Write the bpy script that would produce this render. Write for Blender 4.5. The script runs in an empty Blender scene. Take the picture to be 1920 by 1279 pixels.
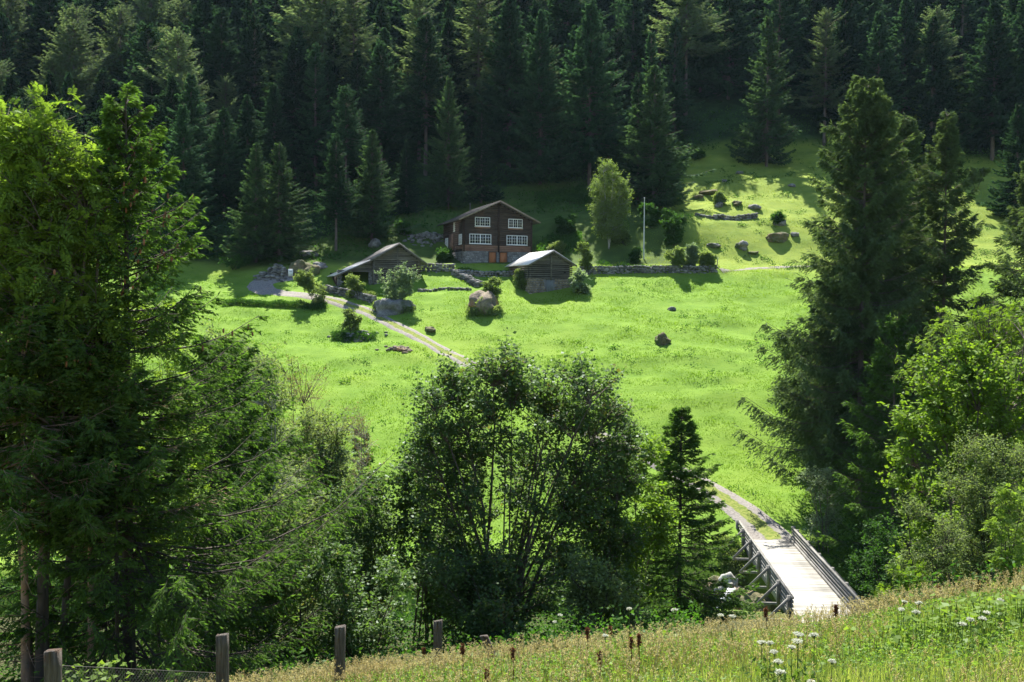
import bpy, math, random
import numpy as np
from mathutils import Matrix, Vector, Euler

# ------------------------------------------------------------------ camera
sc = bpy.context.scene
PITCH, ROLL, FPX = math.atan(59.5 / 1900.0), math.radians(0.4), 1900.0
cd = bpy.data.cameras.new('camera')
cam = bpy.data.objects.new('camera', cd)
sc.collection.objects.link(cam)
RC = Matrix.Rotation(math.pi / 2 - PITCH, 3, 'X') @ Matrix.Rotation(ROLL, 3, 'Z')
cam.matrix_world = RC.to_4x4()
cd.sensor_width = 36.0
cd.lens = 36.0 * FPX / 1920.0
cd.clip_start, cd.clip_end = 0.2, 2000.0
sc.camera = cam
# ------------------------------------------------------------------ light
SUN_EL, SUN_AZ = math.radians(56.0), math.radians(-6.0)      # the sun stands beyond the forest, almost straight ahead
w = bpy.data.worlds.new('World'); sc.world = w; w.use_nodes = True
nt = w.node_tree; nt.nodes.clear()
sky = nt.nodes.new('ShaderNodeTexSky'); sky.sky_type = 'NISHITA'; sky.sun_disc = False
sky.sun_elevation = SUN_EL; sky.sun_rotation = SUN_AZ; sky.altitude = 1200; sky.dust_density = 0.6
bg = nt.nodes.new('ShaderNodeBackground'); bg.inputs['Strength'].default_value = 0.085
out = nt.nodes.new('ShaderNodeOutputWorld')
nt.links.new(sky.outputs[0], bg.inputs[0]); nt.links.new(bg.outputs[0], out.inputs[0])
sd = bpy.data.lights.new('sun', 'SUN'); sd.energy = 5.0; sd.angle = math.radians(0.53); sd.color = (1.0, 0.95, 0.86)
sun = bpy.data.objects.new('sun', sd); sc.collection.objects.link(sun)
sdir = Vector((-math.sin(SUN_AZ) * math.cos(SUN_EL), -math.cos(SUN_AZ) * math.cos(SUN_EL), -math.sin(SUN_EL)))
sun.rotation_euler = sdir.to_track_quat('-Z', 'Y').to_euler(); sun.location = (0, 60, 80)
vs = sc.view_settings
sc.display_settings.display_device = 'sRGB'
vs.view_transform = 'Standard'; vs.look = 'None'; vs.gamma = 1.0; vs.exposure = 1.55; vs.use_curve_mapping = False
cy = sc.cycles
cy.use_denoising = True; cy.max_bounces = 7; cy.diffuse_bounces = 3; cy.glossy_bounces = 2
cy.transmission_bounces = 5; cy.transparent_max_bounces = 8; cy.volume_bounces = 0
cy.caustics_reflective = False; cy.caustics_refractive = False; cy.sample_clamp_indirect = 6
HAZE = 0.000035

RNG = np.random.default_rng(7)
COL = sc.collection

# ------------------------------------------------------------------ noise, terrain
_T = np.random.default_rng(99).random((64, 64))
def vnoise(x, y):
    x = np.asarray(x, float); y = np.asarray(y, float)
    xi = np.floor(x).astype(int); yi = np.floor(y).astype(int)
    fx = x - xi; fy = y - yi; fx = fx * fx * (3 - 2 * fx); fy = fy * fy * (3 - 2 * fy)
    a = _T[xi % 64, yi % 64]; b = _T[(xi + 1) % 64, yi % 64]; c = _T[xi % 64, (yi + 1) % 64]; d = _T[(xi + 1) % 64, (yi + 1) % 64]
    return (a * (1 - fx) + b * fx) * (1 - fy) + (c * (1 - fx) + d * fx) * fy - 0.5
def smooth(e0, e1, x):
    t = np.clip((np.asarray(x, float) - e0) / (e1 - e0), 0, 1); return t * t * (3 - 2 * t)
def creek_y(x):
    x = np.asarray(x, float)
    return 5.5 * smooth(23, 33, x) + 70.3 + 0.10 * np.minimum(x - 17, 0) - 0.05 * np.maximum(x - 17, 0) + 1.2 * np.sin(x * 0.17)
_YP = np.array([-80, -40, 0, 13.2, 15.5, 18, 40, 60, 66, 79, 92, 137.0, 137.8, 145, 190, 250, 420, 700])
_ZP = np.array([14, 7, -2.1, -4.98, -5.75, -6.8, -13.2, -18.6, -18.9, -18.5, -13.1, 4.9, 6.0, 6.7, 31.2, 76, 190, 330])
_yt = np.arange(-80, 700, 0.1); _zt = np.interp(_yt, _YP, _ZP)
def _gs(sig):
    k = np.arange(-int(3 * sig / .1), int(3 * sig / .1) + 1) * .1; g = np.exp(-k * k / (2 * sig * sig)); g /= g.sum()
    n = len(k) // 2; return np.convolve(np.pad(_zt, n, mode='edge'), g, mode='valid')
_z_soft, _z_sharp = _gs(2.0), _gs(0.35)
PADS = [(4.6, 131.2, 5.5, 2.05)]
def gz(x, y):
    x = np.asarray(x, float); y = np.asarray(y, float)
    z1 = np.interp(y, _yt, _z_soft); z2 = np.interp(y, _yt, _z_sharp)
    m = smooth(-11.5, -9, x) * (1 - smooth(27, 31, x)) * smooth(131, 134, y) * (1 - smooth(141, 144, y))
    m = np.maximum(m, 1 - smooth(15, 20, y))
    z = z1 * (1 - m) + z2 * m
    z = z + np.interp(x, [-60, -4, 0, 4, 6, 9, 60], [-10.3, -.34, .16, .60, 1.02, 1.55, 10]) * (1 - smooth(16, 48, y)) * (1 - smooth(25, 45, np.abs(x)))
    # the gully of the stream
    d = np.abs(y - creek_y(x)); wd = 8.2 - 1.2 * vnoise(x * .3, 3.3)
    z = z - 5.6 * (1 - smooth(0.22, 1.0, d / wd)) * (1 - 0.0 * x)
    # relief
    far = smooth(82, 95, y)
    calm = 1 - (smooth(-26, -18, x) * (1 - smooth(14, 24, x)) * smooth(116, 124, y) * (1 - smooth(148, 156, y))) * .85
    z = z + far * (1.6 * vnoise(x / 19 + 4, y / 15) + 0.55 * vnoise(x / 6.5, y / 4.0 + 7)) * (1 - m * .8) * calm
    hill = smooth(140, 152, y)
    z = z + hill * calm * (3.2 * vnoise(x / 23 + 9, y / 17 + 2) + 1.0 * vnoise(x / 7, y / 5))
    z = z + .34 * hill * calm * vnoise(x / 2.6 + 3, y / 1.7) + (0.27 * vnoise(x / 3.6, y / 1.5) + .10 * vnoise(x / 1.3, y / .8)) * far + 0.10 * vnoise(x / 1.7, y / 1.9)
    for px_, py_, r_, zt_ in PADS: k_ = np.exp(-(((x - px_) / r_) ** 2 + ((y - py_) / (r_ * .8)) ** 2) ** 2); z = z * (1 - k_) + (zt_ + .38 * (y - py_)) * k_
    z = z - 0.00035 * np.clip(np.abs(x) - 70, 0, None) ** 2
    return z
def ray(px, py):
    v = RC @ Vector(((px - 960) / FPX, (639.5 - py) / FPX, -1.0)); return v / v.y
def P(px, py, Y): return ray(px, py) * Y
def G(px, py, ymin=60.0, ymax=320.0):
    v = ray(px, py); Y = np.arange(ymin, ymax, 0.1); h = v.z * Y - gz(v.x * Y, Y)
    i = np.argmax(h < 0)
    if h[i] >= 0: i = len(Y) - 1
    return Vector((v.x * Y[i], Y[i], float(gz(v.x * Y[i], Y[i]))))
def above(px, py, h, ymin=8.0, ymax=40.0):
    """the point on this line of sight that is h above the ground"""
    v = ray(px, py); Y = np.arange(ymin, ymax, 0.05); d = v.z * Y - gz(v.x * Y, Y)
    i = int(np.argmin(np.abs(d - h))); return Vector((v.x * Y[i], Y[i], v.z * Y[i]))
def xg(px, Y): return (ray(px, 600).x) * Y
def proj(p):
    c = RC.transposed() @ Vector(p); return 960 + FPX * c.x / -c.z, 639.5 - FPX * c.y / -c.z

# ------------------------------------------------------------------ mesh helpers
class MB:
    def __init__(s): s.v = []; s.q = []; s.t = []; s.n = 0; s.a = []
    def add(s, v, q=None, t=None, a=None):
        v = np.asarray(v, float).reshape(-1, 3)
        if q is not None and len(q): s.q.append(np.asarray(q, int).reshape(-1, 4) + s.n)
        if t is not None and len(t): s.t.append(np.asarray(t, int).reshape(-1, 3) + s.n)
        s.a.append(np.full(len(v), .5) if a is None else np.asarray(a, float)); s.v.append(v); s.n += len(v)
    def mesh(s, name, mat, smooth_=False):
        v = np.concatenate(s.v); q = np.concatenate(s.q) if s.q else np.zeros((0, 4), int); t = np.concatenate(s.t) if s.t else np.zeros((0, 3), int)
        me = bpy.data.meshes.new(name); me.vertices.add(len(v)); me.vertices.foreach_set('co', v.ravel())
        li = np.concatenate([q.ravel(), t.ravel()]); me.loops.add(len(li)); me.loops.foreach_set('vertex_index', li.astype(np.int32))
        npoly = len(q) + len(t); me.polygons.add(npoly)
        st = np.concatenate([np.arange(len(q)) * 4, len(q) * 4 + np.arange(len(t)) * 3]).astype(np.int32)
        me.polygons.foreach_set('loop_start', st)
        if smooth_: me.polygons.foreach_set('use_smooth', np.ones(npoly, bool))
        me.update(calc_edges=True)
        at = me.attributes.new('v', 'FLOAT', 'POINT'); at.data.foreach_set('value', np.concatenate(s.a).astype(np.float32))
        me.materials.append(mat); return me
    def build(s, name, mat, parent=None, smooth_=False):
        o = bpy.data.objects.new(name, s.mesh(name, mat, smooth_)); COL.objects.link(o)
        if parent is not None: o.parent = parent
        return o
    def box(s, x0, x1, y0, y1, z0, z1, jit=0.0):
        v = np.array([[x, y, z] for z in (z0, z1) for y in (y0, y1) for x in (x0, x1)], float)
        if jit: v += RNG.normal(0, jit, v.shape)
        s.add(v, [[0, 2, 3, 1], [4, 5, 7, 6], [0, 1, 5, 4], [2, 6, 7, 3], [0, 4, 6, 2], [1, 3, 7, 5]])
    def bar(s, a, b, wd, ht, up=(0, 0, 1)):
        a = np.array(a, float); b = np.array(b, float); d = b - a; d /= np.linalg.norm(d)
        sd_ = np.cross(d, up); sd_ /= np.linalg.norm(sd_); u = np.cross(sd_, d)
        v = [p + sd_ * i * wd / 2 + u * j * ht / 2 for p in (a, b) for i, j in ((-1, -1), (1, -1), (1, 1), (-1, 1))]
        s.add(v, [[0, 1, 2, 3], [7, 6, 5, 4], [0, 4, 5, 1], [1, 5, 6, 2], [2, 6, 7, 3], [3, 7, 4, 0]])
def tubes(mb, Pts, Rad, sides=4, a=None):
    """Pts (B,k,3), Rad (B,k): a bundle of tapered tubes"""
    Pts = np.asarray(Pts, float); Rad = np.asarray(Rad, float); B, k, _ = Pts.shape
    D = np.gradient(Pts, axis=1); D /= np.linalg.norm(D, axis=2, keepdims=True) + 1e-9
    ref = np.where(np.abs(D[:, :1, 2:3]) > .9, np.array([1., 0, 0]), np.array([0, 0, 1.])); ref = np.repeat(ref, k, 1)
    S = np.cross(D, ref); S /= np.linalg.norm(S, axis=2, keepdims=True) + 1e-9; U = np.cross(S, D)
    ang = np.arange(sides) * 2 * np.pi / sides
    V = Pts[:, :, None] + Rad[:, :, None, None] * (S[:, :, None] * np.cos(ang)[None, None, :, None] + U[:, :, None] * np.sin(ang)[None, None, :, None])
    idx = np.arange(B * k * sides).reshape(B, k, sides); nx = np.roll(idx, -1, axis=2)
    q = np.stack([idx[:, :-1], nx[:, :-1], nx[:, 1:], idx[:, 1:]], -1).reshape(-1, 4)
    mb.add(V.reshape(-1, 3), q, a=None if a is None else np.repeat(a, k * sides))
def unit(v): return v / (np.linalg.norm(v, axis=-1, keepdims=True) + 1e-9)
def leaves(mb, C, D, S, L, W, fold=0.18, a=None, pos=0.5):
    """one folded diamond per leaf: base C, direction D, side hint S, length L, width W"""
    C = np.asarray(C, float); n = len(C); D = unit(D); S = unit(S - D * (S * D).sum(-1, keepdims=True)); N = np.cross(D, S)
    L = np.broadcast_to(np.asarray(L, float), (n,))[:, None]; W = np.broadcast_to(np.asarray(W, float), (n,))[:, None]
    m = C + D * L * pos + N * W * fold
    V = np.stack([C, m + S * W * .5, C + D * L, m - S * W * .5], 1)
    mb.add(V.reshape(-1, 3), np.arange(4 * n).reshape(n, 4), a=None if a is None else np.repeat(a, 4))
def rdir(rng, n): return unit(rng.normal(size=(n, 3)))

def put(o, label=None, cat=None, group=None, kind=None):
    if label: o['label'] = label
    if cat: o['category'] = cat
    if group: o['group'] = group
    if kind: o['kind'] = kind
    return o
def empty(name, loc=(0, 0, 0), rz=0.0, label=None, cat=None, group=None):
    o = bpy.data.objects.new(name, None); COL.objects.link(o); o.location = loc; o.rotation_euler = (0, 0, rz)
    o.empty_display_size = .3
    return put(o, label, cat, group)

# ------------------------------------------------------------------ materials
def new_mat(name):
    m = bpy.data.materials.new(name); m.use_nodes = True; m.node_tree.nodes.clear()
    return m, m.node_tree.nodes, m.node_tree.links
def rgba(c): return (c[0], c[1], c[2], 1)
def mixc(N, L, fac, a, b, typ='MIX'):
    n = N.new('ShaderNodeMix'); n.data_type = 'RGBA'; n.blend_type = typ
    if isinstance(fac, (int, float)): n.inputs[0].default_value = fac
    else: L.new(fac, n.inputs[0])
    for i, c in ((6, a), (7, b)):
        if isinstance(c, tuple): n.inputs[i].default_value = rgba(c)
        else: L.new(c, n.inputs[i])
    return n.outputs[2]
def noise(N, L, scale, detail=4, coord='Object', stretch=None, rough=.6):
    tc = N.new('ShaderNodeTexCoord'); src = tc.outputs[coord]
    if stretch:
        mp = N.new('ShaderNodeMapping'); mp.inputs['Scale'].default_value = stretch; L.new(src, mp.inputs[0]); src = mp.outputs[0]
    n = N.new('ShaderNodeTexNoise'); n.inputs['Scale'].default_value = scale; n.inputs['Detail'].default_value = detail; n.inputs['Roughness'].default_value = rough
    L.new(src, n.inputs['Vector']); return n.outputs['Fac']
def ramp(N, L, fac, lo, hi):
    r = N.new('ShaderNodeMapRange'); r.inputs[1].default_value = lo; r.inputs[2].default_value = hi; L.new(fac, r.inputs[0]); return r.outputs[0]
def attr(N, name='v'):
    a = N.new('ShaderNodeAttribute'); a.attribute_name = name; return a.outputs['Fac']
def leaf_mat(name, c1, c2, tr=0.45, tcol=None, gloss=.07, rough=.38, var=.25, dead=None):
    m, N, L = new_mat(name); c = mixc(N, L, attr(N), c1, c2)
    if dead: c = mixc(N, L, ramp(N, L, attr(N), .93, .96), c, dead)
    oi = N.new('ShaderNodeObjectInfo'); hs = N.new('ShaderNodeHueSaturation')
    mr = N.new('ShaderNodeMapRange'); mr.inputs[3].default_value = 1 - var; mr.inputs[4].default_value = 1 + var
    L.new(oi.outputs['Random'], mr.inputs[0]); L.new(mr.outputs[0], hs.inputs['Value']); L.new(c, hs.inputs['Color']); c = hs.outputs[0]
    df = N.new('ShaderNodeBsdfDiffuse'); L.new(c, df.inputs[0])
    tl = N.new('ShaderNodeBsdfTranslucent'); L.new(mixc(N, L, 1.0, c, tcol or (1.5, 1.7, .5), 'MULTIPLY'), tl.inputs[0])
    mx = N.new('ShaderNodeMixShader'); mx.inputs[0].default_value = tr; L.new(df.outputs[0], mx.inputs[1]); L.new(tl.outputs[0], mx.inputs[2])
    g = N.new('ShaderNodeBsdfGlossy'); g.inputs['Roughness'].default_value = rough + .12; g.inputs['Color'].default_value = (.55, .6, .6, 1)
    m2 = N.new('ShaderNodeMixShader'); m2.inputs[0].default_value = gloss * .25; L.new(mx.outputs[0], m2.inputs[1]); L.new(g.outputs[0], m2.inputs[2])
    o = N.new('ShaderNodeOutputMaterial'); L.new(m2.outputs[0], o.inputs[0]); return m
def solid(name, c1, c2=None, scale=3.0, rough=.85, bump=.0, stretch=None, c3=None, coord='Object', metallic=0.0, lohi=(.35, .65), spec=.3, use_v=0.0, fine=None):
    m, N, L = new_mat(name); b = N.new('ShaderNodeBsdfPrincipled'); b.inputs['Roughness'].default_value = rough; b.inputs['Metallic'].default_value = metallic
    b.inputs['Specular IOR Level'].default_value = spec
    f = noise(N, L, scale, 5, coord, stretch)
    c = mixc(N, L, ramp(N, L, f, *lohi), c1, c2 or c1)
    if c3: c = mixc(N, L, ramp(N, L, noise(N, L, scale * .23, 3, coord), .52, .66), c, c3)
    if fine: c = mixc(N, L, ramp(N, L, noise(N, L, fine, 3, coord, stretch), .3, .7), mixc(N, L, 1.0, c, (.62, .62, .62), 'MULTIPLY'), c)
    if use_v:
        mr = N.new('ShaderNodeMapRange'); mr.inputs[3].default_value = 1 - use_v; mr.inputs[4].default_value = 1 + use_v; L.new(attr(N), mr.inputs[0])
        hs = N.new('ShaderNodeHueSaturation'); L.new(mr.outputs[0], hs.inputs['Value']); L.new(c, hs.inputs['Color']); c = hs.outputs[0]
    L.new(c, b.inputs['Base Color'])
    if bump:
        bp = N.new('ShaderNodeBump'); bp.inputs['Strength'].default_value = bump; bp.inputs['Distance'].default_value = .05 if bump < .55 else .22
        L.new(noise(N, L, scale * 3, 4, coord, stretch), bp.inputs['Height']); L.new(bp.outputs[0], b.inputs['Normal'])
    o = N.new('ShaderNodeOutputMaterial'); L.new(b.outputs[0], o.inputs[0]); return m

M = {}
M['spruce'] = leaf_mat('spruce_needles', (.022, .050, .026), (.048, .092, .044), .34, (1.4, 1.65, 1.0), .02, .5, .4)
M['spruce_near'] = leaf_mat('spruce_needles_close', (.05, .095, .027), (.098, .162, .042), .42, (1.4, 1.7, .6), .03, .42, .12)
M['spruce_lit'] = leaf_mat('lit_spruce_needles', (.040, .078, .036), (.078, .132, .058), .38, (1.45, 1.6, .9), .03, .5, .1)  # paler copy of the spruce needles, sunlight put into the colour
M['larch'] = leaf_mat('larch_needles', (.085, .135, .065), (.14, .195, .095), .4, (1.5, 1.5, .9), .04, .5)
M['old_larch'] = leaf_mat('old_conifer_needles', (.062, .10, .046), (.105, .15, .064), .34, (1.4, 1.5, .7), .04, .5, .1)
M['maple'] = leaf_mat('maple_leaves', (.07, .125, .042), (.12, .185, .06), .44, (1.4, 1.6, .6), .10, .33, .1, dead=(.16, .15, .05))
M['ash'] = leaf_mat('ash_leaves', (.11, .18, .035), (.18, .27, .055), .48, (1.55, 1.6, .6), .05, .35, .1)
M['bright'] = leaf_mat('bright_leaves', (.10, .17, .025), (.17, .26, .04), .46, (1.55, 1.65, .5), .06, .35, .1)
M['dull'] = leaf_mat('dull_small_leaves', (.125, .18, .065), (.20, .26, .105), .48, (1.45, 1.5, .65), .04, .35, .1)
M['willow'] = leaf_mat('pale_willow_leaves', (.16, .22, .13), (.24, .30, .19), .42, (1.3, 1.45, .75), .07, .35, .12)
M['birch'] = leaf_mat('birch_leaves', (.13, .18, .055), (.19, .25, .085), .42, (1.4, 1.6, .6), .08, .4, .1)
M['sparse_red'] = leaf_mat('reddish_seed_leaves', (.16, .14, .06), (.24, .17, .09), .35, (1.3, 1.2, .7), .04, .5, .1)
M['under'] = leaf_mat('undergrowth_leaves', (.035, .085, .02), (.07, .14, .03), .4, (1.4, 1.8, .5), .05, .4, .1)
M['grass_far'] = leaf_mat('meadow_grass_blades', (.10, .20, .02), (.19, .30, .038), .46, (1.5, 1.55, .42), .03, .45, .05)
M['grass_hill'] = leaf_mat('hill_grass_blades', (.17, .235, .04), (.25, .31, .06), .45, (1.55, 1.55, .45), .03, .45, .05)
M['grass_near'] = leaf_mat('near_grass_blades', (.15, .225, .055), (.31, .36, .13), .42, (1.4, 1.45, .55), .05, .4, .05)
M['herb'] = leaf_mat('meadow_herb_leaves', (.10, .19, .04), (.22, .31, .09), .42, (1.4, 1.6, .5), .06, .4, .05)
M['straw'] = leaf_mat('dry_seed_stalks', (.42, .34, .19), (.54, .50, .30), .42, (1.2, 1.15, .7), .03, .5, .05)
M['umbel'] = leaf_mat('white_umbel', (.52, .54, .46), (.66, .67, .58), .4, (1, 1, .9), .03, .5, .03)
M['stem'] = leaf_mat('green_stem', (.10, .16, .04), (.14, .2, .06), .3, None, .04, .5, .05)
M['dock'] = leaf_mat('rusty_dock_seed', (.10, .045, .025), (.17, .075, .04), .2, (1.2, 1, .8), .03, .5, .1)
M['cone'] = solid('cone_brown', (.20, .09, .05), (.30, .14, .08), 8)
M['bark'] = solid('spruce_bark', (.085, .068, .055), (.15, .12, .10), 5, .95, .4, (1, 1, .3))
M['bark_red'] = solid('reddish_bark', (.28, .17, .11), (.42, .28, .20), 6, .95, .4, (1, 1, .35), c3=(.16, .14, .12))
M['bark_dark'] = solid('dark_bark', (.035, .03, .024), (.075, .062, .05), 6, .95, .3, (1, 1, .3))
M['bark_pale'] = solid('pale_bark', (.26, .25, .21), (.42, .40, .35), 6, .9, .3, (1, 1, .4), c3=(.12, .12, .1))
M['rock'] = solid('grey_rock', (.16, .155, .145), (.34, .33, .31), 1.6, .95, .6, c3=(.10, .12, .06), fine=9)
M['rock_warm'] = solid('lichen_rock', (.15, .125, .095), (.33, .27, .19), 1.6, .95, .7, c3=(.36, .20, .09), fine=7)
M['rock_white'] = solid('pale_rock', (.34, .33, .30), (.58, .57, .53), 1.3, .9, .5, c3=(.2, .16, .06), fine=5)
M['moss_rock'] = solid('mossy_rock', (.10, .12, .05), (.22, .17, .10), 1.2, .95, .6, c3=(.08, .13, .03), fine=7)
M['wallstone'] = solid('wall_stone', (.17, .165, .15), (.30, .29, .26), .9, .95, .5, use_v=.45, fine=8)
M['stone_pale'] = solid('pale_grey_stone', (.28, .27, .25), (.44, .43, .40), .9, .95, .5, use_v=.3, fine=8)
M['mortar'] = solid('mortar', (.20, .195, .18), (.28, .27, .25), 4, .95, .3)
M['stone_tan'] = solid('tan_stone', (.24, .19, .13), (.40, .33, .24), .8, .95, .5, use_v=.35, fine=8)
M['log_brown'] = solid('brown_weathered_logs', (.05, .038, .030), (.105, .078, .060), 1.1, .8, .3, (.35, 1, 3.5), c3=(.15, .09, .058), fine=6)
M['log_dark'] = solid('dark_logs', (.035, .023, .018), (.07, .044, .032), 1.1, .8, .3, (1, .35, 3.5), fine=6)
M['log_grey'] = solid('grey_weathered_logs', (.13, .118, .10), (.24, .215, .18), 1.2, .9, .35, (.3, 1, 3.5), c3=(.17, .13, .09), fine=6, use_v=.25)
M['band'] = solid('reddish_timber_band', (.20, .11, .075), (.30, .18, .12), 1.5, .8, .2, (.3, 1, 2), c3=(.12, .07, .05))
M['door'] = solid('orange_brown_door', (.36, .13, .045), (.44, .17, .06), 3, .6, .15, (3, 1, .4))
M['door_grey'] = solid('grey_plank_door', (.17, .18, .175), (.26, .27, .26), 3, .85, .2, (3, 1, .4))
M['white'] = solid('white_paint', (.74, .74, .71), (.80, .80, .77), 4, .5, 0)
M['roof_dark'] = solid('dark_roof_sheet', (.05, .046, .045), (.08, .074, .07), 1.5, .75, .15, spec=.25)
M['roof_pale'] = solid('pale_metal_roof', (.62, .61, .59), (.74, .73, .70), 1.2, .38, .05, c3=(.5, .48, .45), spec=.8, metallic=.25)
M['roof_grey'] = solid('grey_metal_roof', (.14, .13, .12), (.23, .215, .20), 1.2, .6, .1, spec=.4)
M['trim_wood'] = solid('grey_brown_trim', (.16, .13, .10), (.25, .21, .17), 2, .85, .2)
M['black_in'] = solid('unlit_interior', (.012, .01, .009), None, 3, .95)
m, N, L = new_mat('window_glass'); b = N.new('ShaderNodeBsdfPrincipled'); b.inputs['Base Color'].default_value = (.02, .024, .022, 1)
b.inputs['Roughness'].default_value = .06; b.inputs['Specular IOR Level'].default_value = .6
o = N.new('ShaderNodeOutputMaterial'); L.new(b.outputs[0], o.inputs[0]); M['glass'] = m
M['deck'] = solid('bleached_deck_timber', (.27, .26, .235), (.45, .435, .39), 1.4, .8, .12, (1, 4, 1), c3=(.44, .41, .34), use_v=.22)
M['rail'] = solid('silver_grey_timber', (.17, .162, .148), (.30, .29, .265), 2.2, .85, .2, (1, .3, 1), fine=8)
M['post'] = solid('old_fence_post', (.09, .078, .066), (.23, .20, .17), 22, .95, .7, (1, 1, .07), c3=(.17, .11, .075), fine=60)
M['wire'] = solid('galvanised_wire', (.14, .13, .12), None, 3, .6, metallic=.4)
M['pole'] = solid('pale_pole_paint', (.52, .53, .50), (.6, .6, .58), 3, .5)
M['gravel'] = None

# ground: what grows or lies where, plus some painted shade, decided by place
m, N, L = new_mat('ground'); b = N.new('ShaderNodeBsdfPrincipled'); b.inputs['Roughness'].default_value = .95; b.inputs['Specular IOR Level'].default_value = .1
n1 = noise(N, L, .35, 6, 'Object', (1, 1.6, 1)); n2 = noise(N, L, .06, 3); n3 = noise(N, L, 3.5, 4)
mead = mixc(N, L, ramp(N, L, n1, .35, .68), (.112, .205, .024), (.172, .28, .038))
mead = mixc(N, L, ramp(N, L, n2, .5, .65), mead, (.17, .26, .035))
mead = mixc(N, L, ramp(N, L, n3, .62, .72), mead, (.08, .17, .014))
hill_ = mixc(N, L, ramp(N, L, n1, .35, .7), (.15, .22, .035), (.24, .30, .05))
hill_ = mixc(N, L, ramp(N, L, n3, .62, .75), hill_, (.10, .10, .04))
nearc = mixc(N, L, ramp(N, L, n3, .35, .65), (.09, .13, .03), (.20, .17, .075))
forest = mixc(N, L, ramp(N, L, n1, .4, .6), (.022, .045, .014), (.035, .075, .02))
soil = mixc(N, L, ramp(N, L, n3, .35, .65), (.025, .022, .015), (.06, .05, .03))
at_h = attr(N, 'm_hill'); at_n = attr(N, 'm_near'); at_f = attr(N, 'm_forest_shade'); at_s = attr(N, 'm_soil')
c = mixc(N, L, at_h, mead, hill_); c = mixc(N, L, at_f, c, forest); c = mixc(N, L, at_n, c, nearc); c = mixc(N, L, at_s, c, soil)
L.new(c, b.inputs['Base Color']); bp = N.new('ShaderNodeBump'); bp.inputs['Strength'].default_value = .5; bp.inputs['Distance'].default_value = .12
L.new(noise(N, L, 2.2, 6, 'Object', (1, 1.5, 1), .7), bp.inputs['Height']); L.new(bp.outputs[0], b.inputs['Normal'])
o = N.new('ShaderNodeOutputMaterial'); L.new(b.outputs[0], o.inputs[0]); M['ground'] = m
# gravel track, grassy between the ruts
m, N, L = new_mat('gravel_track'); b = N.new('ShaderNodeBsdfPrincipled'); b.inputs['Roughness'].default_value = .95; b.inputs['Specular IOR Level'].default_value = .15
g = mixc(N, L, ramp(N, L, noise(N, L, 5, 5), .35, .65), (.17, .155, .14), (.30, .275, .245)); g = mixc(N, L, ramp(N, L, noise(N, L, .8, 3), .5, .7), g, (.25, .235, .205))
gr = mixc(N, L, ramp(N, L, noise(N, L, 4, 4), .4, .6), (.12, .17, .03), (.22, .24, .06))
mth = N.new('ShaderNodeMath'); mth.operation = 'ADD'; L.new(attr(N, 'v'), mth.inputs[0]); n4 = noise(N, L, 1.6, 5)
mt2 = N.new('ShaderNodeMath'); mt2.operation = 'MULTIPLY_ADD'; mt2.inputs[1].default_value = 1.1; mt2.inputs[2].default_value = -.55; L.new(n4, mt2.inputs[0]); L.new(mt2.outputs[0], mth.inputs[1])
L.new(mixc(N, L, ramp(N, L, mth.outputs[0], .42, .58), g, gr), b.inputs['Base Color'])
bp = N.new('ShaderNodeBump'); bp.inputs['Strength'].default_value = .4; bp.inputs['Distance'].default_value = .05; L.new(noise(N, L, 9, 4), bp.inputs['Height']); L.new(bp.outputs[0], b.inputs['Normal'])
o = N.new('ShaderNodeOutputMaterial'); L.new(b.outputs[0], o.inputs[0]); M['gravel'] = m
m, N, L = new_mat('stream_water'); b = N.new('ShaderNodeBsdfPrincipled'); b.inputs['Roughness'].default_value = .12
L.new(mixc(N, L, ramp(N, L, noise(N, L, 2.5, 5, 'Object', (.5, 1.6, 1)), .5, .62), (.03, .05, .045), (.75, .78, .78)), b.inputs['Base Color'])
bp = N.new('ShaderNodeBump'); bp.inputs['Strength'].default_value = .6; bp.inputs['Distance'].default_value = .1; L.new(noise(N, L, 4, 4), bp.inputs['Height']); L.new(bp.outputs[0], b.inputs['Normal'])
o = N.new('ShaderNodeOutputMaterial'); L.new(b.outputs[0], o.inputs[0]); M['water'] = m
M['foam'] = solid('white_falling_water', (.72, .76, .78), (.82, .84, .85), 6, .4, .4, (3, 1, .5))

# ------------------------------------------------------------------ ground sheet
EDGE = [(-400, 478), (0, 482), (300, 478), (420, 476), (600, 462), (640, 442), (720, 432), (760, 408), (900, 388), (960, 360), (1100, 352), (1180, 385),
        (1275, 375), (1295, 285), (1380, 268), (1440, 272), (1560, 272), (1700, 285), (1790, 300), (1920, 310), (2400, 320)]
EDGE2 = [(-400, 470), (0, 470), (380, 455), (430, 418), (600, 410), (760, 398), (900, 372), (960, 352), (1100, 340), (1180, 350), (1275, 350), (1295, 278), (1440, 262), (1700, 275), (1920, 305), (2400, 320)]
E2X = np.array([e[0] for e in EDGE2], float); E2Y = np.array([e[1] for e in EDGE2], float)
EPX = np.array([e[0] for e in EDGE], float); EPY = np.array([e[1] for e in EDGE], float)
def pr(x, y, z):
    c = np.stack([x, y, z], -1) @ np.array(RC); return 960 + FPX * c[..., 0] / -c[..., 2], 639.5 - FPX * c[..., 1] / -c[..., 2]
xs = np.concatenate([[-600, -400, -280, -200], np.arange(-150, -62, 3), np.arange(-62, 62, .62), np.arange(62, 150, 3), [200, 280, 400, 600]])
ys = np.concatenate([np.arange(-70, 4, 4), np.arange(4, 24, .3), np.arange(24, 60, .8), np.arange(60, 205, .62), np.arange(205, 300, 3), np.arange(300, 620, 20)])
X, Y = np.meshgrid(xs, ys); Z = gz(X, Y); ny, nx = X.shape
idx = np.arange(nx * ny).reshape(ny, nx)
q = np.stack([idx[:-1, :-1], idx[:-1, 1:], idx[1:, 1:], idx[1:, :-1]], -1).reshape(-1, 4)
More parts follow.
